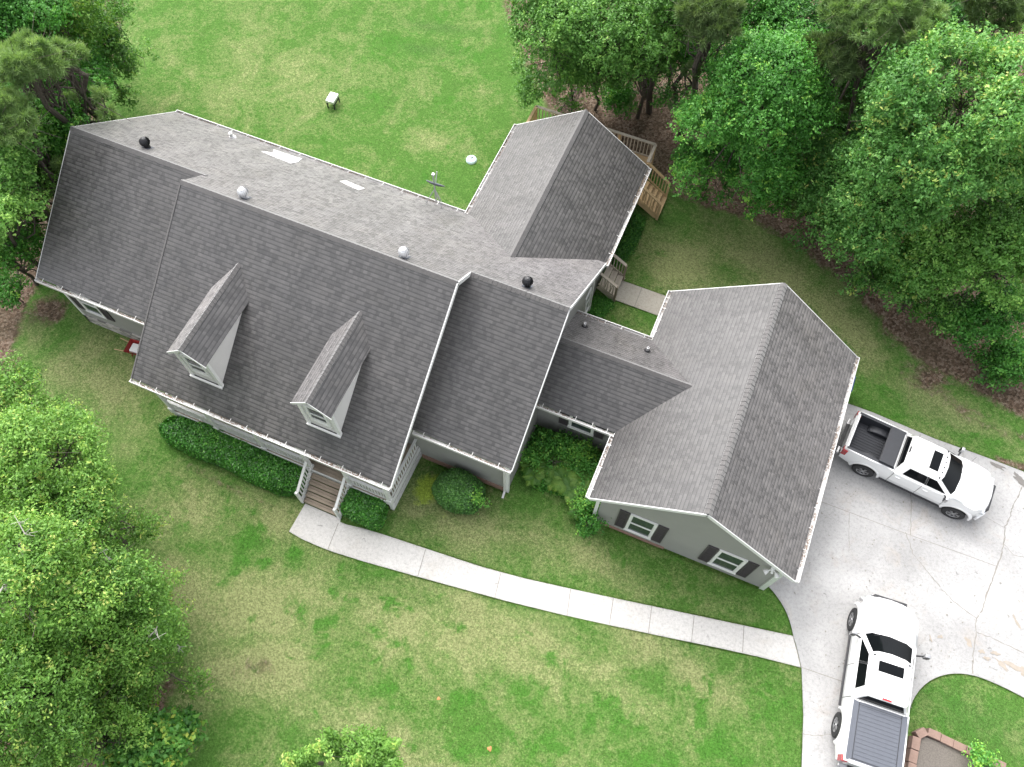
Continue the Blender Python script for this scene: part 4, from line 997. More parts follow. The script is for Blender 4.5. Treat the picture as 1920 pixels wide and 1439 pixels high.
def truck(name, label, loc, rz, scale, open_bed, lamps, mirror_out):
    t = empty(name, loc, label, "pickup truck", "white pickup trucks on the driveway", local=True, rz=rz); t.scale = (scale,) * 3
    P = MT['paint']
    prof = [(-3.02, .62), (-2.6, .52), (2.45, .48), (2.74, .58), (2.80, .80), (2.78, 1.12), (2.68, 1.24), (2.0, 1.36), (1.36, 1.43), (1.1, 1.41), (-1.02, 1.40), (-1.06, 1.46), (-3.0, 1.46), (-3.06, 1.40)]
    bm = solid(prof, 1.0, [-2.6, -2.0, -1.4, -.5, .5, 1.1, 1.6, 2.0, 2.2, 2.4, 2.55, 2.68], [.75, .95, 1.1, 1.25], body_shape)
    b = bm_obj(bm, "body", P, None)
    bevel(b, .05, 3, 40)
    cut = []
    def cutter(mb): o = mb.build("cutter", P, None); cut.append(o)
    for ax in AX:
        for sg in (-1, 1):
            c = MB(); c.lathe([(0, -.16), (.53, -.16), (.53, .20), (0, .20)], 28, (ax, sg * .95, WZ + .06), 'y'); cutter(c)
    c = MB(); c.span((-2.95, -.80, .86), (-1.10, .80, 1.8)); cutter(c)
    carve(b, cut); attach(b, t); shade_smooth(b)
    b.data.set_sharp_from_angle(angle=R(32))
    # bed
    m = MB()
    m.span((-2.95, -.795, .862), (-1.105, .795, .875))
    for k in range(11):
        y = -.62 + .124 * k; m.span((-2.93, y - .03, .876), (-1.12, y + .03, .895))
    m.span((-2.949, -.799, .876), (-2.935, .799, 1.452)); m.span((-1.12, -.799, .876), (-1.106, .799, 1.452))
    for sg in (-1, 1): m.span((-2.934, sg * .785, .876), (-1.121, sg * .799, 1.452))
    lin = m.build("bed_liner", MT['liner'], t)
    for sg in (-1, 1):
        m = MB(); n = 10
        pf = [(AX[0] + .52 * math.cos(math.pi * k / n), .876 + .26 * math.sin(math.pi * k / n)) for k in range(n + 1)]
        y0, y1 = sg * .784, sg * .50
        for k in range(n): m.face([(pf[k][0], y0, pf[k][1]), (pf[k + 1][0], y0, pf[k + 1][1]), (pf[k + 1][0], y1, pf[k + 1][1]), (pf[k][0], y1, pf[k][1])])
        m.face([(x, y1, z) for x, z in pf]); bevel(m.build("wheel_hump", MT['vinyl'], t), .03, 2, 50)
    for sg in (-1, 1):      # dark caps on the bed rails
        m = MB(); m.span((-3.0, sg * .80, 1.461), (-1.08, sg * .90, 1.475)); m.build("bed_rail_cap", MT['vinyl' if open_bed else 'tonneau'], t)
    if open_bed:
        for k in range(2):
            m = MB(); m.box((-1.42, 0, 1.50 + .045 * k), (.60 - .03 * k, 1.70, .042)); bevel(m.build("folded_cover", MT['vinyl'], t), .015, 2)
    else:
        m = MB(); m.span((-2.97, -.83, 1.462), (-1.10, .83, 1.482)); cov = m.build("tonneau_cover", MT['tonneau'], t)
        m = MB()
        for k in range(14):
            x = -2.86 + .128 * k; m.span((x - .05, -.68, 1.483), (x + .05, .68, 1.494))
        m.build("cover_slat", MT['tonneau'], cov)
        m = MB()
        for sg in (-1, 1): m.span((-2.95, sg * .70, 1.483), (-1.12, sg * .712, 1.499))
        m.span((-1.20, -.70, 1.483), (-1.188, .70, 1.499)); m.span((-2.93, -.70, 1.483), (-2.918, .70, 1.499)); m.build("cover_seal", MT['black'], cov)
    # cab greenhouse: lower ring and roof ring
    def ring(pts, z): return [(x, y, z) for x, y in pts]
    lo = [(-1.02, .88), (-.95, .93), (.9, .93), (1.22, .86), (1.38, .60), (1.46, .0)]
    hi = [(-.90, .62), (-.80, .70), (.35, .70), (.52, .66), (.60, .45), (.64, .0)]
    lo = [(x, -y) for x, y in lo] + [(x, y) for x, y in reversed(lo[:-1])]; hi = [(x, -y) for x, y in hi] + [(x, y) for x, y in reversed(hi[:-1])]
    m = MB(); n = len(lo); zl, zh = 1.395, 1.88
    L3, H3 = ring(lo, zl), ring(hi, zh)
    for k in range(n): j = (k + 1) % n; m.face([L3[k], L3[j], H3[j], H3[k]])
    # crowned roof
    inner = [(x * .9 - .01, y * .82, 1.925) for x, y in hi]; top = [(x * .62 - .03, y * .5, 1.945) for x, y in hi]
    for k in range(n):
        j = (k + 1) % n; m.face([H3[k], H3[j], inner[j], inner[k]]); m.face([inner[k], inner[j], top[j], top[k]])
    m.face(top)
    cab = m.build("cab", P, t, True); cab.data.set_sharp_from_angle(angle=R(40))
    def lerp3(a, b, f): return Vector(a) + (Vector(b) - Vector(a)) * f
    def pane(nm, quad, off=.008, mat='carglass', parent=t, thick=.012):
        q = [Vector(p) for p in quad]; nn = (q[1] - q[0]).cross(q[-1] - q[0]).normalized()
        cc = sum(q, Vector()) / len(q)
        if nn.dot(cc - Vector((0, 0, 1.3))) < 0: nn = -nn; q.reverse()
        mb = MB(); a = [p + nn * off for p in q]; c = [p + nn * (off - thick) for p in q]
        mb.face(a)
        for k in range(len(q)): j = (k + 1) % len(q); mb.face([a[k], c[k], c[j], a[j]])
        return mb.build(nm, MT[mat], parent, weld=False)
    # windscreen follows the curved front of the cab
    fr = [3, 4, 5, 6, 7]
    ws = MB()
    for a, bq in zip(fr[:-1], fr[1:]):
        q = [lerp3(L3[a], H3[a], .04), lerp3(L3[bq], H3[bq], .04), lerp3(L3[bq], H3[bq], .95), lerp3(L3[a], H3[a], .95)]
        if a == fr[0]: q[0] = lerp3(q[0], q[1], .14); q[3] = lerp3(q[3], q[2], .14)
        if bq == fr[-1]: q[1] = lerp3(q[1], q[0], .14); q[2] = lerp3(q[2], q[3], .14)
        nn = Vector((.6, 0, .55)).normalized() * .010
        ws.face([p + nn for p in q])
    wsh = ws.build("windshield", MT['carglass'], t, True)
    cw = MB()
    for a, bq in zip(fr[:-1], fr[1:]): q0, q1 = Vector(L3[a]), Vector(L3[bq]); cw.bar(q0 + Vector((.03, 0, .012)), q1 + Vector((.03, 0, .012)), .10, .03)
    cw.build("wiper_cowl", MT['black'], t)
    for sg in (-1, 1):
        m = MB(); m.bar((1.42, sg * .12, 1.425), (1.22, sg * .12 + .42, 1.50), .02, .015); m.build("wiper", MT['black'], wsh)
    # side glass, two panes a side, with a dark centre pillar between
    for sg in (-1, 1):
        def S(x, f):      # point on the side of the cab, x along, f up
            y = .93 + (.70 - .93) * f; return (x, sg * y, zl + (zh - zl) * f)
        pane("side_window", [S(-.72, .12), S(.16, .12), S(.10, .86), S(-.60, .86)]); pane("side_window", [S(.24, .12), S(1.0, .12), S(.46, .86), S(.17, .86)])
        pane("window_pillar", [S(.165, .10), S(.235, .10), S(.165, .88), S(.105, .88)], .010, 'black')
    pane("rear_window", [lerp3((-1.02, -.80, zl), (-.90, -.56, zh), .12), lerp3((-1.02, .80, zl), (-.90, .56, zh), .12), lerp3((-1.02, .80, zl), (-.90, .56, zh), .9), lerp3((-1.02, -.80, zl), (-.90, -.56, zh), .9)])
    # roof fittings
    m = MB(); m.span((-.02, -.42, 1.925), (.34, .42, 1.957)); bevel(m.build("sunroof", MT['carglass'], t), .012, 2)
    m = MB(); m.box((-.86, 0, 1.90), (.06, .30, .04)); m.build("brake_lamp", MT['black' if open_bed else 'red'], t)
    for k, y in enumerate(lamps):
        m = MB(); m.box((.52 - .12 * y * y, y, 1.925), (.05, .08 if abs(y) < .7 else .05, .04)); bevel(m.build("roof_lamp", MT['black'], t), .01)
    # doors as shallow panels with handles
    for sg in (-1, 1):
        for x0, x1 in ((-.98, .12), (.14, 1.16)):
            m = MB()
            for z0, z1, w0, w1 in ((.60, .80, .972, .998), (.80, 1.10, .998, .990), (1.10, 1.36, .990, .966)):
                m.face([(x0, sg * (w0 + .012), z0), (x1, sg * (w0 + .012), z0), (x1, sg * (w1 + .012), z1), (x0, sg * (w1 + .012), z1)])
            for x in (x0, x1): m.face([(x, sg * .95, .60), (x, sg * .984, .60), (x, sg * 1.010, .80), (x, sg * 1.002, 1.10), (x, sg * .978, 1.36), (x, sg * .93, 1.36)])
            m.face([(x0, sg * .978, 1.36), (x1, sg * .978, 1.36), (x1, sg * .92, 1.37), (x0, sg * .92, 1.37)])
            dr = m.build("door", P, t)
            m = MB(); m.box((x0 + .20, sg * 1.012, 1.20), (.20, .05, .05)); bevel(m.build("door_handle", P, dr), .015)
        m = MB()   # mirror on its arm
        s0 = (1.02, sg * .95, 1.42); s1 = (1.06, sg * (1.0 + mirror_out), 1.50)
        m.tube(s0, s1, .035, .03, 8); m.build("mirror_arm", MT['black'], t); m = MB(); m.box((s1[0] - .0, s1[1] + sg * .05, 1.55), (.13, .17, .30)); mi = bevel(m.build("mirror", MT['alloy'], t), .03, 2)
        m = MB(); m.box((s1[0] - .068, s1[1] + sg * .05, 1.55), (.012, .14, .26)); m.build("mirror_glass", MT['carglass'], mi)
        m = MB(); m.box((1.55, sg * .958, 1.14), (.22, .02, .035)); m.build("fender_vent", MT['black'], t)
        # lamps
        m = MB(); m.span((2.46, sg * .62, 1.00), (2.66, sg * .84, 1.19)); bevel(m.build("headlight", MT['lens'], t), .04, 2)
        m = MB(); m.span((-3.085, sg * .76, .96), (-2.88, sg * .985, 1.34)); bevel(m.build("taillight", MT['red'], t), .02, 2)
        # fender flares
        for ax in AX:
            m = MB(); n = 16
            for k in range(n):
                a0, a1 = math.pi * (k / n), math.pi * ((k + 1) / n)
                z = WZ + .06
                pts = lambda a, r, y: (ax + r * math.cos(a), sg * y, z + r * math.sin(a))
                m.face([pts(a0, .53, .93), pts(a1, .53, .93), pts(a1, .535, 1.03), pts(a0, .535, 1.03)]); m.face([pts(a0, .535, 1.03), pts(a1, .535, 1.03), pts(a1, .60, 1.02), pts(a0, .60, 1.02)]); m.face([pts(a0, .60, 1.02), pts(a1, .60, 1.02), pts(a1, .66, .955), pts(a0, .66, .955)])
            m.build("fender_flare", P, t, True)
        m = MB(); m.bar((-1.25, sg * .98, .50), (1.25, sg * .98, .50), .12, .06); bevel(m.build("side_step", MT['black'], t), .015)
    # nose and tail
    m = MB(); m.span((2.60, -.58, .72), (2.80, .58, 1.16)); bevel(m.build("grille", MT['black'], t), .03, 2)
    m = MB()
    for a, bq in (((2.62, -.86), (2.84, -.50)), ((2.84, -.50), (2.86, 0)), ((2.86, 0), (2.84, .50)), ((2.84, .50), (2.62, .86))): m.bar((*a, .60), (*bq, .60), .10, .24)
    bevel(m.build("front_bumper", MT['chrome' if not open_bed else 'paint'], t), .02)
    m = MB(); m.span((-3.20, -.86, .52), (-3.07, .86, .72)); bevel(m.build("rear_bumper", MT['alloy'], t), .03, 2)
    m = MB(); m.span((-3.215, -.55, .742), (-3.05, .55, .765)); m.build("bumper_step", MT['black'], t)
    m = MB(); m.span((-3.085, -.74, .80), (-3.055, .74, 1.36)); tg = bevel(m.build("tailgate", P, t), .012)
    m = MB(); m.box((-3.095, 0, 1.24), (.02, .24, .07)); m.build("tailgate_handle", MT['black'], tg)
    m = MB(); m.span((-2.3, -.80, .36), (2.3, .80, .50)); m.build("chassis", MT['black'], t)
    # shut lines
    for sg in (-1, 1):
        for x in (-1.0, .13, 1.175):
            m = MB(); m.bar((x, sg * 1.002, .64), (x, sg * 1.004, 1.10), .012, .012, (0, 1, 0)); m.bar((x, sg * 1.002, 1.10), (x, sg * .975, 1.37), .012, .012, (0, 1, 0)); m.build("shut_line", MT['black'], t, weld=False)
        m = MB(); m.bar((1.42, sg * .815, 1.425), (2.05, sg * .80, 1.366), .010, .012); m.build("shut_line", MT['black'], t)
    m = MB(); m.bar((-1.045, -.93, 1.40), (-1.045, .93, 1.40), .03, .06); m.build("cab_gap", MT['black'], t)
    # bonnet creases
    for sg in (-1, 1):
        m = MB(); m.bar((1.52, sg * .50, 1.447), (2.52, sg * .40, 1.318), .05, .02); bevel(m.build("bonnet_crease", P, t), .008, 2)
    for ax in AX:
        for sg in (-1, 1):
            m = MB(); pr = [(.25, -.13), (.30, -.14), (.39, -.13), (.42, -.10), (.425, 0), (.42, .10), (.39, .13), (.30, .14), (.25, .13)]
            m.lathe(pr, 32, (ax, sg * .885, WZ), 'y')
            for k in range(36):
                a = 2 * math.pi * k / 36
                for yy in (-.06, .06): 
                    c = Vector((ax + .428 * math.cos(a), sg * .885 + yy, WZ + .428 * math.sin(a))); m.bar(c - Vector((0, .05, 0)), c + Vector((0, .05, 0)), .035, .012, (math.cos(a), 0, math.sin(a)))
            ty = m.build("tyre", MT['rubber'], t, True, weld=False); ty.data.set_sharp_from_angle(angle=R(40))
            m = MB(); m.lathe([(.255, .13), (.265, .12), (.245, .04), (.10, .02), (0, .02)], 32, (ax, sg * .885, WZ), 'y') if sg > 0 else m.lathe([(.255, -.13), (.265, -.12), (.245, -.04), (.10, -.02), (0, -.02)], 32, (ax, sg * .885, WZ), 'y')
            m.build("rim", MT['black'], t, True, weld=False)
            m = MB(); yo = sg * (.885 + .105)
            for k in range(6):
                a = 2 * math.pi * k / 6 + .2
                for da in (-.13, .13):
                    m.bar((ax + .05 * math.cos(a), yo, WZ + .05 * math.sin(a)), (ax + .245 * math.cos(a + da), yo + sg * .01, WZ + .245 * math.sin(a + da)), .034, .03, (0, 1, 0))
            m.lathe([(.235, sg * .105), (.258, sg * .125), (.262, sg * .10)], 32, (ax, sg * .885, WZ), 'y'); m.lathe([(0, sg * .14), (.055, sg * .135), (.065, sg * .10)], 16, (ax, sg * .885, WZ), 'y')
            m.build("wheel_spokes", MT['alloy'], t, weld=False)
    if open_bed:
        m = MB(); m.tube((1.5, .80, 1.40), (1.45, .82, 2.1), .006, .004, 6); m.build("antenna", MT['black'], t)
    return t
truck("pickup_truck", "white pickup with an open black bed parked beside the garage door wall", (15.14, 3.62, .004), R(-5.6), .94, True, (-.62, -.36, -.12, .12, .36, .62), .12)
truck("pickup_truck", "white pickup with a closed grey bed cover at the bottom of the driveway", (15.24, -4.53, .004), R(94.5), .975, False, (-.58, .58), .20)
# ------------------------------------------------------------------ foliage
def fast_mesh(name, verts, nper, tint, mat):
    nf = len(verts) // nper
    me = bpy.data.meshes.new(name)
    me.vertices.add(len(verts)); me.vertices.foreach_set('co', verts.astype(np.float32).ravel())
    me.loops.add(len(verts)); me.loops.foreach_set('vertex_index', np.arange(len(verts), dtype=np.int32))
    me.polygons.add(nf); me.polygons.foreach_set('loop_start', np.arange(0, len(verts), nper, dtype=np.int32))
    me.update(calc_edges=True)
    a = me.attributes.new('tint', 'FLOAT', 'FACE'); a.data.foreach_set('value', np.clip(tint, 0, 1).astype(np.float32))
    me.materials.append(mat)
    return me
def unit(v): return v / np.maximum(np.linalg.norm(v, axis=-1, keepdims=True), 1e-9)
def leaf_quads(g, c, nrm, length, width, curl=.25):
    """one rhombic leaf at each point c, roughly facing nrm"""
    n = len(c); nrm = unit(nrm); a = unit(np.cross(nrm, g.normal(size=(n, 3)))); b = np.cross(nrm, a)
    L = (length * g.uniform(.5, 1.45, n))[:, None]; W = (width * g.uniform(.7, 1.25, n))[:, None]
    v0 = c - a * L * .5; v2 = c + a * L * .5 - nrm * L * curl * .5; v1 = c + b * W * .5 + nrm * W * .12; v3 = c - b * W * .5 + nrm * W * .12
    return np.stack([v0, v1, v2, v3], 1).reshape(-1, 3)
class Wave:
    def __init__(s, g, k, n=6): s.k = unit(g.normal(size=(n, 3))) * k * g.uniform(.6, 1.6, (n, 1)); s.p = g.uniform(0, 6.28, n)
    def __call__(s, x): return np.sin(x @ s.k.T + s.p).mean(-1) * 1.6
def sphere_dirs(g, n, zmin=-.35):
    z = g.uniform(zmin, 1, n); a = g.uniform(0, 2 * math.pi, n); r = np.sqrt(1 - z * z)
    return np.stack([r * np.cos(a), r * np.sin(a), z], -1)
def crown_points(g, lobes, per_area, depth=.30, gap=.25, zmin=-.35):
    P, N = [], []
    C = np.array([l[0] for l in lobes]); S = np.array([l[1] for l in lobes])
    wv = Wave(g, 2.6); wg = Wave(g, 1.9, 7)
    for c, s in lobes:
        n = int(per_area * 4 * math.pi * (s[0] * s[1] + s[0] * s[2] + s[1] * s[2]) / 3 * (1 - zmin) / 2)
        d = sphere_dirs(g, n, zmin); f = 1 - depth * g.power(.6, n)[:, None] * 0 - depth * (g.uniform(0, 1, n) ** 1.7)[:, None]
        p0 = np.array(c) + d * np.array(s)
        f = f * (1 + .33 * wv(p0))[:, None]
        p = np.array(c) + d * np.array(s) * f
        keep = wg(p) > -1 + gap * g.uniform(.6, 1.4, n)
        P.append(p[keep]); N.append(unit(d / np.array(s))[keep])
    P = np.concatenate(P); N = np.concatenate(N)
    # drop what lies deep inside another lobe
    inn = np.zeros(len(P), bool)
    for c, s in lobes: inn |= (((P - np.array(c)) / np.array(s)) ** 2).sum(-1) < .38
    return P[~inn], N[~inn]
def crown_mesh(name, g, lobes, mat, leaf=(.15, .085), density=26, per=9, spread=.15, gap=.25, base=.42, tips=.05, zmin=-.4, up=.55, depth=.3):
    P, N = crown_points(g, lobes, density, depth, gap, zmin)
    K = len(P)
    ct = base + .16 * g.normal(size=K) + .16 * Wave(g, 1.1)(P)
    ct = np.where(g.uniform(size=K) < tips, g.uniform(.85, 1.0, K), ct)
    ax = unit(N * .75 + g.normal(size=(K, 3)) * .55 + np.array([0, 0, .2])); tw = np.repeat(g.uniform(.22, .55, K), per)[:, None]   # leafy twigs
    c = np.repeat(P, per, 0) + np.repeat(ax, per, 0) * (g.uniform(-.25, 1, (K * per, 1)) * tw) + g.normal(size=(K * per, 3)) * spread * .42
    nn = np.repeat(N, per, 0) * .5 + np.array([0, 0, up]) + g.normal(size=(K * per, 3)) * .55
    t = np.repeat(ct, per) + g.normal(size=K * per) * .09
    return fast_mesh(name, leaf_quads(g, c, nn, leaf[0], leaf[1]), 4, t, mat)
def needle_mesh(name, g, lobes, mat, density=22, per=80, length=.24, width=.012, gap=.35):
    P, N = crown_points(g, lobes, density, .45, gap, -.5)
    K = len(P); ct = .45 + .18 * g.normal(size=K)
    ax = unit(np.repeat(N, per, 0) * .6 + np.array([0, 0, .35]) + np.repeat(g.normal(size=(K, 3)) * .3, per, 0) + g.normal(size=(K * per, 3)) * .55)
    o = np.repeat(P, per, 0) + g.normal(size=(K * per, 3)) * .05
    s = unit(np.cross(ax, g.normal(size=ax.shape))) * width
    L = (length * g.uniform(.7, 1.2, len(ax)))[:, None]
    v = np.stack([o - s, o + s, o + ax * L], 1).reshape(-1, 3)
    return fast_mesh(name, v, 3, np.repeat(ct, per) + g.normal(size=K * per) * .08, mat)
def make_lobes(g, rx, ry, rz, n, lr):
    L = [((0, 0, 0), (rx * .55, ry * .55, rz * .55))]
    k = 0
    for i in range(n):
        d = sphere_dirs(g, 1, -.35)[0]; f = g.uniform(.42, .80); s = lr * g.uniform(.6, 1.3)
        L.append((tuple(d * np.array([rx, ry, rz]) * f), (s, s * g.uniform(.85, 1.1), s * g.uniform(.62, .85))))
    return L
def branch(mb, g, a, b, r0, r1, bend=.12, n=3, tw=0):
    a = Vector(a); b = Vector(b); L = (b - a).length; prev = a
    for k in range(1, n + 1):
        q = a + (b - a) * (k / n)
        if k < n: q += Vector(g.normal(size=3)) * L * bend * .5
        ra = r0 + (r1 - r0) * (k - 1) / n; rb = r0 + (r1 - r0) * k / n
        mb.tube(prev, q, ra, rb, 7, cap=False); 
        if tw and k > 1:
            for _ in range(tw):
                e = q + Vector(unit(g.normal(size=3))) * L * g.uniform(.15, .35); mb.tube(q, e, rb * .6, .006, 5, cap=False)
        prev = q
def tree(x, y, zc, rx, ry, rz, sp, nl, seed, name, label, group=None, dead=0, base=None, leaf=(.125, .068), density=30, tips=.03, tone=.42, gap=.5, lr=None, cat="tree", skirt=0):
    g = np.random.default_rng(seed); bx, by = base if base else (x, y)
    t = empty(name, (bx, by, -.05), label, cat, group, local=True)
    lr = lr or max(.34, (rx + ry + rz) / 3 * .34); nl = int(nl * 2.1)
    lobes = make_lobes(g, rx, ry, rz, nl, lr)
    for k in range(skirt):       # low boughs round the foot of the crown
        a = 2 * math.pi * (k + g.uniform(0, .6)) / skirt; f = g.uniform(.15, .85); s = lr * g.uniform(.6, .95)
        lobes.append(((rx * g.uniform(.45, .85) * math.cos(a), ry * g.uniform(.45, .85) * math.sin(a), -(zc - .8) * f), (s, s, s * .8)))
    off = np.array([x - bx, y - by, zc + .05])
    lobes = [(tuple(np.array(c) + off), s) for c, s in lobes]
    if sp == 'lime' and leaf[0] == .125: leaf = (.10, .052); density = density * 1.5
    if sp.startswith('pine'): me = needle_mesh("crown", g, lobes, LEAF[sp])
    else: me = crown_mesh("crown", g, lobes, LEAF[sp], leaf, density, 12, .15, gap, tone, tips)
    o = bpy.data.objects.new("crown", me); COL.objects.link(o); attach(o, t)
    mb = MB(); H = zc; r = .030 * H ** .8 if H > 2 else .03
    top = Vector(off) + Vector((0, 0, -rz * .1)); branch(mb, g, (0, 0, 0), top, r, r * .45, .06, 4)
    tr = mb.build("trunk", MT['bark'], t, True, weld=False)
    mb = MB()
    for c, s in lobes[1:]:
        f = g.uniform(.45, .85); st = Vector((0, 0, 0)).lerp(top, f); branch(mb, g, st, Vector(c), r * .32, .012, .12, 3, 2)
    mb.build("limbs", MT['bark'], t, True, weld=False)
    if dead:
        for k in range(dead):
            mb = MB(); c, s = lobes[1 + k % (len(lobes) - 1)]; d = Vector(unit(np.array(c) - off + np.array([0, 0, rz * .5]))); e = Vector(c) + d * s[0] * 1.25
            branch(mb, g, Vector(c), e, .035, .010, .25, 4, 4)
            mb.build("bare_branch", MT['deadwood'], t, True, weld=False)
    return t
tree(-4.38, 14.70, 5.5, 2.1, 2.0, 2.1, 'oak_dark', 13, 100, 'oak_tree', 'dark bluish oak at the left end of the back tree line above the deck', 'trees behind the right lawn', base=(-5.06, 16.68), skirt=9, cat='tree')
tree(-1.75, 15.21, 6.0, 2.6, 2.2, 2.4, 'oak_dark', 15, 101, 'oak_tree', 'wide dark bluish oak above the fence between two other back trees', 'trees behind the right lawn', base=(-2.29, 17.42), cat='tree')
tree(-0.35, 15.00, 5.0, 1.3, 1.1, 1.2, 'oak_dark', 9, 102, 'oak_tree', 'drooping dark oak hanging over the leaf strewn gap behind the deck', 'trees behind the right lawn', base=(-0.71, 16.87), cat='tree')
tree(-3.84, 15.63, 3.2, 1.3, 1.1, 1.2, 'oak_dark', 9, 103, 'oak_tree', 'low dark oak over the fence top at the back', 'trees behind the right lawn', tone=0.38, base=(-4.2, 16.79), skirt=6, cat='tree')
tree(-1.51, 17.30, 3.4, 1.5, 1.2, 1.4, 'oak_dark', 10, 104, 'oak_tree', 'low dark oak right of the fence at the back', 'trees behind the right lawn', tone=0.36, base=(-1.79, 18.56), skirt=7, cat='tree')
tree(0.35, 17.31, 4.2, 1.2, 1.1, 1.4, 'under', 8, 105, 'understory_tree', 'shaded tree left of the vine covered tree', 'trees behind the right lawn', tone=0.5, base=(0.11, 18.89), skirt=5, cat='tree')
tree(7.60, 17.23, 4.0, 1.5, 1.3, 1.3, 'under', 9, 106, 'understory_tree', 'shaded tree below the dull pine boughs', 'trees behind the right lawn', tone=0.5, base=(7.74, 18.74), skirt=6, cat='tree')
tree(8.27, 15.86, 2.4, 1.2, 1.0, 1.2, 'bright', 8, 107, 'broadleaf_tree', 'small green tree between the vine tree and the largest oak', 'trees behind the right lawn', tone=0.3, base=(8.38, 16.77), skirt=5, cat='tree')
tree(15.11, 10.48, 1.6, 1.2, 1.0, 1.2, 'under', 8, 108, 'shrub', 'dark leafy shrub behind the bare soil', None, tone=0.6, base=(15.36, 11.04), cat='shrub')
tree(17.01, 9.10, 0.8, 1.0, 0.8, 0.7, 'under', 7, 109, 'shrub', 'low dark shrub at the right rim of the bare soil', None, tone=0.65, base=(17.05, 9.17), cat='shrub')
tree(11.88, 11.48, 1.0, 1.0, 0.8, 0.8, 'under', 7, 110, 'shrub', 'low dark shrub in the shade below the spreading oak', None, tone=0.55, base=(11.91, 11.58), cat='shrub')
tree(-1.29, 18.81, 1.6, 1.2, 1.0, 1.1, 'under', 7, 111, 'shrub', 'dark shrub under the oaks at the edge of the leaf strewn gap', None, tone=0.6, base=(-1.41, 19.4), cat='shrub')
tree(8.38, 12.67, 4.2, 1.7, 1.4, 1.7, 'oak_new', 10, 112, 'oak_tree', 'mid green oak filling the space left of the largest oak', 'trees behind the right lawn', tone=0.4, tips=0.04, base=(8.6, 14.25), skirt=7, cat='tree')
tree(7.73, 16.44, 6.2, 1.6, 1.4, 1.4, 'bright', 9, 113, 'broadleaf_tree', 'green tree below the pale pine top and beside the largest oak', 'trees behind the right lawn', tone=0.34, base=(7.96, 18.78), skirt=6, cat='tree')
tree(5.24, 15.61, 6.8, 1.4, 1.3, 1.4, 'bright', 9, 114, 'broadleaf_tree', 'green treetop against the right side of the vine covered tree', 'trees behind the right lawn', tone=0.4, base=(5.27, 18.19), skirt=6, cat='tree')
tree(-2.44, 15.22, 3.6, 1.4, 1.2, 1.3, 'oak_dark', 10, 115, 'oak_tree', 'dark oak between the fence oak and the wide bluish oak', 'trees behind the right lawn', tone=0.42, base=(-2.8, 16.55), cat='tree')
tree(-0.46, 16.42, 5.2, 1.3, 1.2, 1.3, 'oak_dark', 10, 116, 'oak_tree', 'dark oak above the upper end of the leaf strewn gap', 'trees behind the right lawn', tone=0.45, base=(-0.83, 18.37), cat='tree')
tree(1.00, 16.39, 6.0, 1.3, 1.2, 1.3, 'bright', 9, 117, 'broadleaf_tree', 'bright green tree against the upper left of the vine covered tree', 'trees behind the right lawn', tone=0.4, base=(0.69, 18.65), skirt=6, cat='tree')
tree(-1.71, 16.59, 0.9, 0.95, 0.8, 0.8, 'bright', 7, 118, 'shrub', 'low bright shrub on bare litter behind the rear wing ridge', None, leaf=(0.12, 0.075), base=(-1.73, 16.68), cat='shrub')
tree(0.21, 14.47, 8.0, 1.8, 1.8, 1.8, 'oak_dark', 11, 119, 'oak_tree', 'dark oak between the wide bluish oak and the soft pine at the top edge', 'trees behind the right lawn', base=(-0.32, 17.46), cat='tree')
tree(1.98, 13.13, 9.5, 1.5, 1.2, 0.9, 'pine_dark', 8, 120, 'pine_tree', 'dull soft needled pine at the top edge left of the vine tree', 'trees behind the right lawn', base=(1.56, 16.71), skirt=5, cat='tree')
tree(4.60, 12.77, 6.5, 2.7, 2.7, 3.0, 'bright', 18, 121, 'broadleaf_tree', 'bright green vine covered tree right of the leaf strewn gap', 'trees behind the right lawn', tips=0.04, tone=0.48, base=(4.57, 15.24), skirt=12, cat='tree')
tree(3.65, 13.36, 2.6, 1.5, 1.3, 1.4, 'bright', 9, 122, 'broadleaf_tree', 'smaller green tree at the foot of the vine covered tree', 'trees behind the right lawn', tone=0.36, base=(3.6, 14.34), skirt=6, cat='tree')
tree(6.73, 13.12, 2.4, 1.6, 1.0, 1.2, 'bright', 8, 123, 'shrub', 'bright shrub at the lawn edge below the vine covered tree', None, tone=0.5, base=(6.79, 14.03), skirt=4, cat='shrub')
tree(8.84, 13.49, 1.4, 1.1, 0.9, 0.9, 'under', 7, 124, 'shrub', 'dark shrub at the lawn edge under the big oak', None, base=(8.87, 13.63), cat='shrub')
tree(7.44, 14.38, 10.5, 2.1, 1.7, 1.0, 'pine', 10, 125, 'pine_tree', 'pale green pine top at the upper right edge', 'trees behind the right lawn', base=(7.82, 18.36), skirt=7, cat='tree')
tree(6.54, 13.69, 9.0, 1.3, 1.1, 0.8, 'pine_dark', 7, 126, 'pine_tree', 'dull pine boughs below the pale pine top', 'trees behind the right lawn', base=(6.76, 17.1), skirt=5, cat='tree')
tree(11.18, 16.89, 10, 1.8, 1.5, 1.1, 'pine_dark', 7, 127, 'pine_tree', 'dark pine in the upper right corner', 'trees behind the right lawn', base=(11.98, 20.6), skirt=5, cat='tree')
tree(11.01, 12.07, 9.0, 3.3, 3.0, 3.3, 'oak_new', 24, 128, 'oak_tree', 'largest oak with yellow new growth on the right', 'trees behind the right lawn', tips=0.06, tone=0.46, base=(11.84, 15.38), skirt=16, cat='tree')
tree(10.35, 11.70, 6.5, 2.2, 2.2, 2.6, 'oak_new', 14, 129, 'oak_tree', 'oak with yellowish tips left of the largest oak over the lawn edge', 'trees behind the right lawn', tips=0.05, tone=0.44, base=(10.9, 14.11), skirt=9, cat='tree')
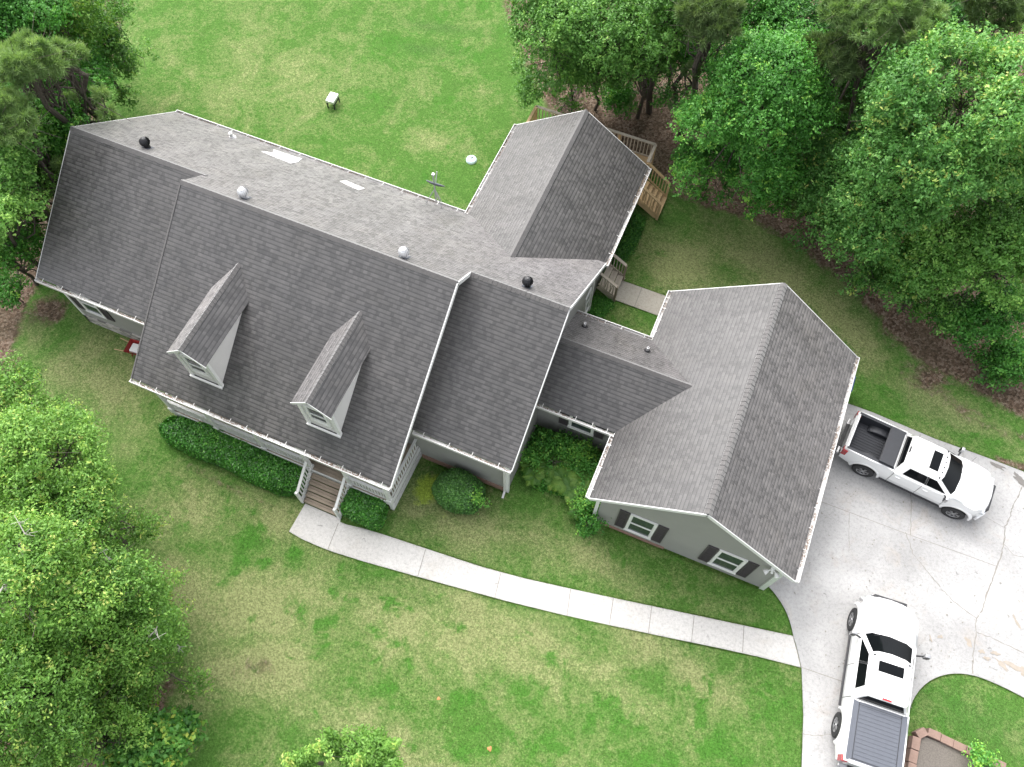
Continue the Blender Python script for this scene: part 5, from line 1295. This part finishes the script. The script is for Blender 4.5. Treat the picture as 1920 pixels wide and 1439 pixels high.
tree(10.60, 11.10, 3.8, 1.6, 1.3, 1.6, 'oak_new', 10, 130, 'oak_tree', 'low spreading oak whose boughs overhang the dark lawn edge', 'trees behind the right lawn', tips=0.05, tone=0.5, base=(10.94, 12.5), skirt=7, cat='tree')
tree(13.02, 10.78, 4.5, 1.9, 1.5, 2.2, 'oak_dark', 12, 131, 'oak_tree', 'dark green oak below the largest oak above the bare soil', 'trees behind the right lawn', tone=0.5, base=(13.59, 12.39), skirt=8, cat='tree')
tree(14.77, 10.76, 5.5, 2.1, 1.8, 2.6, 'oak_dark', 13, 132, 'oak_tree', 'dark green oak at the right edge below the largest oak', 'trees behind the right lawn', tone=0.46, base=(15.59, 12.68), skirt=9, cat='tree')
tree(15.71, 10.10, 2.6, 1.4, 1.1, 1.5, 'bright', 9, 133, 'broadleaf_tree', 'small green tree beside the bare soil at the right edge', 'trees behind the right lawn', tone=0.34, base=(16.14, 10.99), skirt=6, cat='tree')
tree(17.58, 9.50, 1.0, 1.2, 1.1, 0.9, 'bright', 8, 134, 'shrub', 'leafy shrub at the right edge below the bare soil', None, tone=0.42, base=(17.63, 9.58), cat='shrub')
tree(13.19, 10.61, 1.0, 0.7, 0.6, 0.7, 'bright', 6, 135, 'shrub', 'small sparse shrub on the left rim of the bare soil', None, tone=0.5, gap=0.6, base=(13.22, 10.7), cat='shrub')
tree(4.87, 19.96, 4.5, 2.6, 2.2, 2.2, 'under', 12, 136, 'understory_tree', 'shaded tree filling the gap behind the vine tree', 'trees behind the right lawn', base=(4.86, 21.67), skirt=8, cat='tree')
tree(8.31, 18.09, 2.2, 2.0, 1.6, 1.6, 'under', 9, 137, 'understory_tree', 'shaded tree in the dark gap left of the largest oak', 'trees behind the right lawn', tone=0.3, base=(8.4, 18.92), skirt=6, cat='tree')
tree(10.08, 20.95, 5.5, 2.4, 2.0, 2.2, 'under', 10, 138, 'understory_tree', 'shaded tree behind the largest oak at the top', 'trees behind the right lawn', tone=0.55, base=(10.4, 23.01), skirt=7, cat='tree')
tree(2.59, 19.78, 5.0, 2.2, 1.8, 2.2, 'bright', 10, 139, 'broadleaf_tree', 'green tree at the top edge between two pines', 'trees behind the right lawn', tone=0.35, base=(2.45, 21.68), skirt=7, cat='tree')
tree(15.36, 16.76, 3.0, 2.2, 2.0, 1.8, 'under', 9, 140, 'understory_tree', 'shaded tree under the largest oak at the right edge', 'trees behind the right lawn', base=(15.74, 17.83), skirt=6, cat='tree')
tree(-23.35, 4.62, 7.5, 2.0, 1.8, 1.9, 'bright', 12, 141, 'broadleaf_tree', 'bright green tree in the upper left corner', 'trees on the left edge', base=(-25.8, 6.08), cat='tree')
tree(-22.97, 5.81, 6.5, 2.2, 1.8, 2.1, 'olive', 13, 142, 'broadleaf_tree', 'olive green tree right of the upper left corner tree', 'trees on the left edge', tone=0.5, base=(-25.04, 7.15), cat='tree')
tree(-23.93, 7.68, 3.8, 1.6, 1.4, 1.8, 'olive', 10, 143, 'broadleaf_tree', 'yellowish leaved tree overhanging the back lawn at the left', 'trees on the left edge', tips=0.06, base=(-25.11, 8.5), skirt=7, cat='tree')
tree(-23.87, 8.64, 5.0, 1.6, 1.4, 1.6, 'oak_dark', 9, 144, 'oak_tree', 'dark oak at the top edge beside the back lawn', 'trees on the left edge', base=(-25.41, 9.75), skirt=6, cat='tree')
tree(-19.18, 1.57, 9.5, 1.3, 1.1, 0.8, 'pine', 7, 145, 'pine_tree', 'pale pine tuft nearest the upper left corner', 'trees on the left edge', base=(-22.31, 3.36), cat='tree')
tree(-19.20, 2.88, 8.5, 1.0, 0.9, 0.7, 'pine', 6, 146, 'pine_tree', 'pale pine tuft right of the other pines at the left edge', 'trees on the left edge', base=(-21.94, 4.6), skirt=5, cat='tree')
tree(-19.05, -0.15, 8.8, 1.4, 1.1, 0.8, 'pine', 7, 147, 'pine_tree', 'pale pine bough at the left edge above the house end', 'trees on the left edge', base=(-22.03, 1.36), skirt=5, cat='tree')
tree(-21.52, 2.96, 6.0, 2.1, 1.8, 2.0, 'bright', 13, 148, 'broadleaf_tree', 'bright green tree among the pines at the left', 'trees on the left edge', tone=0.42, base=(-23.49, 4.1), skirt=9, cat='tree')
tree(-23.83, 5.50, 2.8, 1.2, 1.1, 1.4, 'olive', 10, 149, 'broadleaf_tree', 'dark olive tree at the left corner of the house', 'trees on the left edge', tone=0.36, base=(-24.74, 6.06), cat='tree')
tree(-21.50, -0.30, 4.8, 1.3, 1.5, 1.7, 'olive', 11, 150, 'broadleaf_tree', 'yellow green tree beside the left end of the house', 'trees on the left edge', tone=0.55, base=(-23.16, 0.45), cat='tree')
tree(-19.61, -0.93, 6.8, 1.3, 1.2, 1.2, 'oak_dark', 8, 151, 'oak_tree', 'bluish oak at the left edge level with the house ridge', 'trees on the left edge', tone=0.5, base=(-21.95, 0.15), skirt=5, cat='tree')
tree(-19.52, -2.63, 5.6, 1.4, 1.4, 1.5, 'oak_dark', 10, 152, 'oak_tree', 'bluish oak at the left edge level with the house wall', 'trees on the left edge', tone=0.6, base=(-21.5, -1.85), cat='tree')
tree(-21.97, -1.68, 3.0, 1.0, 1.0, 1.4, 'oak_dark', 8, 153, 'oak_tree', 'darker small oak touching the left roof edge', 'trees on the left edge', tone=0.42, base=(-23.04, -1.27), skirt=5, cat='tree')
tree(-20.34, -2.99, 3.4, 1.1, 1.1, 1.1, 'bright', 8, 154, 'broadleaf_tree', 'bright green small tree at the left edge above the side lawn', 'trees on the left edge', tone=0.5, base=(-21.55, -2.54), skirt=5, cat='tree')
tree(-21.37, -3.58, 1.3, 0.9, 0.8, 0.8, 'bright', 7, 155, 'shrub', 'low green shrub at the left edge above the side lawn', None, tone=0.45, base=(-21.5, -3.54), cat='shrub')
tree(-24.01, 2.68, 3.0, 2.2, 2.0, 1.8, 'under', 9, 156, 'understory_tree', 'shaded tree in the gap beside the house end', 'trees on the left edge', base=(-25.02, 3.2), skirt=6, cat='tree')
tree(-21.74, 2.09, 5.0, 1.7, 1.5, 1.7, 'bright', 11, 157, 'broadleaf_tree', 'mid green tree below the pale pine tufts at the left', 'trees on the left edge', tone=0.44, base=(-23.41, 2.99), skirt=7, cat='tree')
tree(-22.85, 3.59, 3.4, 1.2, 1.1, 1.4, 'olive', 9, 158, 'broadleaf_tree', 'olive tree just above the left gable peak', 'trees on the left edge', tone=0.44, base=(-23.98, 4.23), cat='tree')
tree(-21.06, 0.56, 6.2, 1.5, 1.3, 1.4, 'olive', 10, 159, 'broadleaf_tree', 'olive tree at the left edge beneath the pale pine bough', 'trees on the left edge', tone=0.46, base=(-23.17, 1.6), skirt=7, cat='tree')
tree(-21.94, 0.50, 3.4, 1.3, 1.1, 1.5, 'olive', 9, 160, 'broadleaf_tree', 'yellowish small tree hugging the left rake of the roof', 'trees on the left edge', tone=0.55, base=(-23.11, 1.06), cat='tree')
tree(-20.78, -1.30, 5.0, 1.4, 1.2, 1.5, 'bright', 9, 161, 'broadleaf_tree', 'mid green tree at the left edge between two bluish oaks', 'trees on the left edge', tone=0.42, base=(-22.53, -0.56), skirt=6, cat='tree')
tree(-23.39, 6.01, 4.2, 1.4, 1.2, 1.5, 'bright', 9, 162, 'broadleaf_tree', 'mid green tree between the pines and the back lawn', 'trees on the left edge', tone=0.4, base=(-24.73, 6.87), skirt=6, cat='tree')
tree(-9.42, -12.01, 5.2, 1.4, 1.3, 1.5, 'lime', 11, 163, 'oak_tree', 'lime oak between the leaning oak and the broadest lime oak', 'trees at the lower left', tone=0.48, base=(-10.6, -11.99), skirt=4, cat='tree')
tree(-8.06, -14.15, 5.8, 1.5, 1.4, 1.5, 'lime', 11, 164, 'oak_tree', 'lime oak in the middle of the lower left group', 'trees at the lower left', tone=0.46, dead=2, base=(-9.37, -14.34), skirt=4, cat='tree')
tree(-7.35, -12.77, 3.8, 1.2, 1.1, 1.3, 'lime', 9, 165, 'oak_tree', 'sparse low lime oak at the tip of the group over the lawn', 'trees at the lower left', tone=0.5, gap=0.7, dead=2, base=(-8.22, -12.8), skirt=4, cat='tree')
tree(-12.90, -8.87, 4.6, 1.2, 1.1, 1.3, 'lime', 9, 166, 'oak_tree', 'small lime oak at the upper end of the lower left group', 'trees at the lower left', tone=0.46, base=(-13.93, -8.67), skirt=4, cat='tree')
tree(-6.32, -15.71, 4.6, 1.3, 1.1, 1.3, 'lime', 9, 167, 'oak_tree', 'lime oak beside the sweetgum at the bottom edge', 'trees at the lower left', tone=0.46, base=(-7.33, -16.02), skirt=4, cat='tree')
tree(-14.16, -8.40, 6.2, 0.95, 0.9, 1.0, 'lime', 8, 168, 'broadleaf_tree', 'small lime green treetop at the left edge above the large oak', 'trees at the lower left', tips=0.06, base=(-15.55, -8.12), skirt=4, cat='tree')
tree(-11.53, -10.07, 7.0, 1.8, 1.6, 1.9, 'lime', 14, 169, 'oak_tree', 'lime green oak with yellowish tips at the left edge', 'trees at the lower left', tips=0.04, tone=0.45, base=(-13.11, -9.86), skirt=4, cat='tree')
tree(-9.96, -10.74, 6.2, 1.4, 1.4, 1.7, 'lime', 11, 170, 'oak_tree', 'lime green oak leaning over the front lawn', 'trees at the lower left', tips=0.07, tone=0.46, base=(-11.37, -10.6), skirt=4, cat='tree')
tree(-8.51, -13.00, 8.2, 2.0, 1.8, 2.0, 'lime', 15, 171, 'oak_tree', 'tallest lime oak with bare grey limbs at the left edge', 'trees at the lower left', dead=6, tips=0.06, tone=0.5, base=(-10.38, -13.11), skirt=4, cat='tree')
tree(-7.52, -12.58, 6.0, 1.8, 1.7, 1.8, 'lime', 14, 172, 'oak_tree', 'broad lime oak reaching farthest across the front lawn', 'trees at the lower left', dead=4, tips=0.05, tone=0.47, gap=0.4, base=(-8.89, -12.62), skirt=4, cat='tree')
tree(-6.70, -13.83, 4.8, 1.3, 1.2, 1.4, 'lime', 10, 173, 'oak_tree', 'smaller lime oak over the reddish soil strip', 'trees at the lower left', dead=2, tips=0.05, tone=0.42, gap=0.4, base=(-7.79, -13.98), skirt=4, cat='tree')
tree(-7.57, -15.23, 7.0, 2.0, 1.8, 1.8, 'lime', 14, 174, 'oak_tree', 'lime oak with orange tips at the lower left edge', 'trees at the lower left', tips=0.06, tone=0.44, base=(-9.13, -15.6), skirt=4, cat='tree')
tree(-7.26, -15.00, 4.5, 1.5, 1.4, 1.4, 'lime', 10, 175, 'oak_tree', 'shaded lime oak with dead twigs near the lower left corner', 'trees at the lower left', dead=6, tips=0.05, tone=0.36, gap=0.55, base=(-8.26, -15.23), cat='tree')
tree(-7.10, -16.68, 6.0, 1.6, 1.2, 1.3, 'lime', 11, 176, 'oak_tree', 'lime oak in the lower left corner', 'trees at the lower left', tone=0.4, base=(-8.38, -17.16), cat='tree')
tree(-5.50, -15.76, 3.2, 1.2, 0.9, 1.1, 'gum', 9, 177, 'sweetgum_tree', 'sweetgum with broad leaves at the bottom edge', 'trees at the lower left', tone=0.68, leaf=(0.15, 0.11), tips=0.03, base=(-6.65, -16.15), skirt=4, cat='tree')
tree(-5.67, -15.25, 1.2, 0.45, 0.4, 0.5, 'gum', 5, 178, 'sapling', 'small leafy sapling beside the bottom sweetgum', None, leaf=(0.16, 0.12), tips=0.04, base=(-5.79, -15.28), cat='sapling')
tree(-13.23, -12.04, 3.5, 2.4, 2.2, 2.0, 'under', 9, 179, 'understory_tree', 'shaded tree beneath the lime oaks at the left edge', 'trees at the lower left', base=(-14.56, -12.03), skirt=4, cat='tree')
tree(-9.67, -14.65, 2.8, 2.2, 2.0, 1.6, 'under', 8, 180, 'understory_tree', 'shaded tree beneath the lime oaks near the lower left corner', 'trees at the lower left', base=(-10.72, -14.83), cat='tree')
tree(18.94, -5.75, 0.6, 0.34, 0.32, 0.28, 'bright', 4, 181, 'yellow_shrub', 'small yellow green shrub growing in the block edged bed', None, leaf=(0.1, 0.07), tone=0.8, tips=0.2, density=60, lr=0.16, base=(18.99, -5.72), cat='shrub')
def shoot_tree(x, y, ztop, n, rad, seed, label):
    """young conical treetop: upright leafy leaders round a thin trunk"""
    g = np.random.default_rng(seed); t = empty("young_tree", (x, y, -.05), label, "tree", "young trees at the bottom edge", local=True)
    lob = []; mb = MB(); mb.tube((0, 0, 0), (0, 0, ztop - .9), .07, .03, 8, cap=False)
    for k in range(n):
        a = 2 * math.pi * k / n + g.normal(0, .3); r = rad * g.uniform(.45, 1.0) * (0 if k == 0 else 1); top = ztop - (0 if k == 0 else g.uniform(.15, .8))
        base = Vector((r * .25 * math.cos(a), r * .25 * math.sin(a), top - 2.1)); tip = Vector((r * math.cos(a), r * math.sin(a), top)); mb.tube((0, 0, max(.3, top - 1.9)), base, .03, .02, 6, cap=False); mb.tube(base, tip, .02, .006, 6, cap=False)
        for i in range(9):
            f = i / 8; c = base.lerp(tip, f); s = .20 * (1 - f * .66); lob.append((tuple(c), (s, s, s * 1.1)))
    lob.append(((0, 0, ztop - 1.7), (rad * .5, rad * .5, .5))); lob.append(((0, 0, ztop - 2.5), (rad * .7, rad * .7, .6)))
    P, N = crown_points(g, lob, 110, .4, .3, -.6); per = 6; K = len(P)
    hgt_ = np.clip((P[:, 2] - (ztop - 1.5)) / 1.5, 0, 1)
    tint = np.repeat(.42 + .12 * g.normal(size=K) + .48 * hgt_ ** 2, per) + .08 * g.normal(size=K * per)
    c = np.repeat(P, per, 0) + g.normal(size=(K * per, 3)) * .07; nn = np.repeat(N, per, 0) * .5 + np.array([0, 0, .7]) + g.normal(size=(K * per, 3)) * .5
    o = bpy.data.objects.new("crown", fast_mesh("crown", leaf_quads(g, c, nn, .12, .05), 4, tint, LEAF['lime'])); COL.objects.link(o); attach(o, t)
    mb.build("trunk", MT['bark'], t, True, weld=False)
    return t
shoot_tree(0.88, -13.47, 5.5, 10, 1.3, 672, 'broadest young yellow green treetop reaching in at the bottom edge')
shoot_tree(-0.37, -13.62, 5.0, 3, 0.45, 600, 'slim upright young treetop left of the broadest one')
shoot_tree(-1.00, -14.30, 4.6, 2, 0.25, 548, 'shortest young treetop at the left of the bottom edge group')

# clipped hedges and bushes beside the house
def clipped(name, label, x0, x1, y0, y1, h, sp, seed, cat="hedge", n_area=420, leaf=(.085, .05), rnd=.35, tone=.45, wob=.11, shape=4.0, taper=0.0):
    g = np.random.default_rng(seed); cx, cy = (x0 + x1) / 2, (y0 + y1) / 2; hx, hy = (x1 - x0) / 2, (y1 - y0) / 2
    t = empty(name, (cx, cy, -.05), label, cat, None, local=True)
    area = 4 * hx * hy + 4 * (hx + hy) * h; n = int(area * n_area)
    d = sphere_dirs(g, n * 3, -.55); p = shape
    # superellipsoid shell, sampled evenly by rejecting on area stretch
    q = d / ((np.abs(d) ** p).sum(-1) ** (1 / p))[:, None]
    w = (np.linalg.norm(q, axis=-1) ** 3); keep = g.uniform(size=len(q)) < w / w.max(); q = q[keep]; d = d[keep]
    S = np.array([hx, hy, h * .62])
    wv = Wave(g, 2.4, 7); wv2 = Wave(g, 9, 7)
    pos = q * S + np.array([0, 0, h * .40 + .05]); f = 1 + wob * wv(pos) + wob * .7 * wv2(pos) - .10 * g.uniform(0, 1, len(q)) ** 2
    pos = (pos - np.array([0, 0, h * .4])) * f[:, None] + np.array([0, 0, h * .4])
    k = pos[:, 2] > 0.02; pos = pos[k]; q = q[k]
    nrm = unit(np.sign(q) * np.abs(q) ** (p - 1) / S); K = len(pos); per = 3
    c = np.repeat(pos, per, 0) + g.normal(size=(K * per, 3)) * .03
    nn = np.repeat(nrm, per, 0) + g.normal(size=(K * per, 3)) * .65 + np.array([0, 0, .25])
    tint = np.repeat(tone + .16 * wv(pos * 1.5) + .2 * g.normal(size=K), per) + .16 * g.normal(size=K * per)
    tint = np.where(g.uniform(size=K * per) < .02, .97, tint)
    o = bpy.data.objects.new("foliage", fast_mesh("foliage", leaf_quads(g, c, nn, *leaf), 4, tint, LEAF[sp])); COL.objects.link(o); attach(o, t)
    mb = MB(); m_ = max(1, int(hx * 2 / .5))
    for i in range(m_):
        xx = -hx + (i + .5) * 2 * hx / m_
        for _ in range(4): mb.tube((xx + g.normal(0, .05), g.normal(0, .05), 0), (xx + g.normal(0, .2), g.normal(0, hy * .4), h * .8), .018, .006, 5, cap=False)
    mb.build("stems", MT['bark'], t, weld=False)
    return t
clipped("hedge", "long clipped dark green hedge in front of the porch railing", -12.55, -6.35, -6.68, -5.42, .98, 'hedge', 11, shape=3.4)
clipped("box_hedge", "square clipped dark green shrub beside the porch steps", -4.42, -2.92, -6.52, -5.48, .95, 'hedge', 12, shape=4.5)
clipped("round_bush", "rounded dark green bush below the right front eave", -1.55, .35, -4.75, -3.25, 1.15, 'bush', 13, "bush", 420, (.07, .045), shape=2.4, tone=.42, wob=.09)
tree(.15, -4.1, .85, .2, .15, .2, 'bright', 3, 14, "leafy_sprig", "light green sprig growing out of the right side of the round bush", leaf=(.09, .06), density=90, tone=.7, lr=.10, cat="sprig")
# ground hugging plants
def ground_cover(name, label, poly, n, sp, leaf, h, seed, tone=.45, spread=.06):
    g = np.random.default_rng(seed); P = np.array(poly); lo, hi = P.min(0), P.max(0); q = g.uniform(lo, hi, (n * 3, 2)); q = q[poly_sdf(q[:, 0], q[:, 1], poly) < 0][:n]
    z = h * (.35 + .65 * (Wave(g, 3.5)(np.c_[q, q[:, :1] * 0]) * .5 + .5)) * np.clip(-poly_sdf(q[:, 0], q[:, 1], poly) / .25, .15, 1) * g.uniform(.3, 1, len(q))
    c = np.repeat(np.c_[q, z - .03], 5, 0) + g.normal(size=(len(q) * 5, 3)) * spread
    c[:, 2] = np.maximum(c[:, 2], -.03)
    nn = np.array([0, 0, 1.0]) + g.normal(size=c.shape) * .55
    t = np.repeat(tone + .2 * g.normal(size=len(q)), 5)
    o = bpy.data.objects.new(name, fast_mesh(name, leaf_quads(g, c, nn, *leaf), 4, t, LEAF[sp])); COL.objects.link(o)
    return tag(o, label, "ground cover", kind='stuff')
BED = [(1.0, -.3), (1.05, -1.6), (1.25, -2.3), (2.0, -2.6), (2.8, -2.45), (3.5, -2.6), (4.2, -3.7), (4.62, -3.3), (4.4, -2.6), (3.95, -.3), (2.4, -.3)]
ground_cover("leafy_ground_cover", "low leafy plants filling the bed below the link eave", BED, 6500, 'bright', (.095, .06), .62, 21, .56)
ground_cover("weeds", "weedy growth along the rear wing wall", [(1.02, 8.2), (1.5, 8.4), (1.7, 9.3), (1.75, 10.3), (1.6, 11.3), (1.0, 11.3)], 1500, 'under', (.09, .055), .4, 23, .55)
ground_cover("ivy", "green leafy growth at the foot of the side steps", [(1.0, 5.3), (1.5, 5.4), (1.85, 6.3), (1.6, 6.6), (1.0, 6.5)], 700, 'bright', (.07, .05), .2, 24, .45)
ground_cover("bed_plants", "low yellowish plants inside the block edged bed", [(17.3, -7.6), (17.3, -6.3), (17.8, -5.95), (18.6, -6.2), (18.5, -7.6)], 420, 'olive', (.08, .05), .12, 25, .7)
for k, (x, y, r) in enumerate(((1.5, -.9, .42), (2.3, -.75, .48), (3.1, -.7, .45), (3.75, -1.3, .40), (2.2, -1.55, .38), (3.95, -2.6, .36), (4.3, -3.25, .40), (1.35, -1.7, .30))):
    tree(x, y, .62, r, r * .85, r * .75, 'bright', 5, 60 + k, "leafy_shrub", "bright leafy shrub among the ferns below the link eave", "leafy shrubs in the bed between house and garage", leaf=(.095, .06), density=55, tone=.42 + .3 * (k % 3) / 2, lr=.17, cat="shrub")
# ferns
def fern_parts(seed):
    g = np.random.default_rng(seed); V, T = [], []
    for k in range(13):
        a = 2 * math.pi * k / 13 + g.normal(0, .2); L = g.uniform(.42, .70); el = g.uniform(.5, 1.1); tn = g.uniform(.35, .85); dv = np.array([math.cos(a), math.sin(a), 0])
        side = np.array([-math.sin(a), math.cos(a), 0]); M_ = 18
        for i in range(1, M_ + 1):
            f = i / M_; p = dv * L * f * .9 + np.array([0, 0, .08 + L * el * (f - .85 * f * f)]); w = L * .26 * math.sin(math.pi * min(1, f * .95 + .05)) ** .8 + .01
            for sg in (-1, 1):
                tip = p + side * sg * w + dv * .05 - np.array([0, 0, .03]); h = dv * .021
                V += [p - h, p + h, tip + h * .3, tip - h * .3]; T.append(tn + g.normal(0, .06) + .12 * f)
    return np.array(V), np.array(T)
fg = np.random.default_rng(5); FERN = []
for k in range(3):
    V, T = fern_parts(40 + k); FERN.append(fast_mesh("fronds", V, 4, T, LEAF['fern']))
spots = [(1.45, -1.95), (1.75, -2.3), (2.1, -1.7), (2.45, -2.2), (2.8, -2.0), (2.9, -1.45), (3.2, -2.25), (3.45, -1.8), (3.6, -2.5), (3.75, -2.95), (2.0, -1.1), (3.3, -1.1), (2.6, -.95), (3.85, -2.1), (1.6, -1.35)]
for i, (x, y) in enumerate(spots):
    t = empty("fern", (x, y, .30), "feathery yellow green fern among the leafy bed below the link eave", "fern", "ferns in the bed between house and garage", local=True, rz=fg.uniform(0, 6))
    t.scale = (fg.uniform(.7, 1.0),) * 3
    o = bpy.data.objects.new("fronds", FERN[i % 3]); COL.objects.link(o); attach(o, t)
    m = MB(); m.tube((0, 0, -.22), (0, 0, .10), .03, .02, 7); m.build("crown_base", MT['bark'], t)
# ragged grass along paved edges
def edge_grass(chains, n_per_m, seed):
    g = np.random.default_rng(seed); P = []
    for ch, wd in chains:
        for a, b in zip(ch[:-1], ch[1:]):
            a = np.array(a); b = np.array(b); L = np.linalg.norm(b - a); k = int(L * n_per_m); f = g.uniform(0, 1, (k, 1)); nrm = np.array([-(b - a)[1], (b - a)[0]]) / L
            P.append(a + (b - a) * f + nrm * (g.normal(0, wd, (k, 1))))
    P = np.concatenate(P); K = len(P); c = np.c_[P, np.full(K, -.05)]
    ax = unit(np.c_[g.normal(size=(K, 2)) * .55, np.ones(K)]); s = unit(np.cross(ax, g.normal(size=(K, 3)))) * .007; L = g.uniform(.05, .10, (K, 1))
    v = np.stack([c - s, c + s, c + ax * L], 1).reshape(-1, 3)
    o = bpy.data.objects.new("grass_blades", fast_mesh("grass_blades", v, 3, .62 + .2 * g.normal(size=K), LEAF['grass'])); COL.objects.link(o)
    return tag(o, "ragged grass blades along the edges of the concrete", "grass", kind='stuff')
edge_grass([(walk_out, .03), (walk_in, .03), (curve1, .03), ([(12.98, -5.02), (13.45, -6.5), (13.82, -8.2), (14.05, -9.5)], .03), (isl, .03), (north, .03), ([(1.72, 6.62), (4.6, 6.60)], .03), ([(4.6, 7.68), (1.72, 7.68)], .03), ([(-2.2, -3.22), (.95, -3.22)], .02), ([(4.4, -2.95), (10.9, -2.95)], .04)], 420, 31)
for o in list(SC.objects):
    if 'local' in o: del o['local']
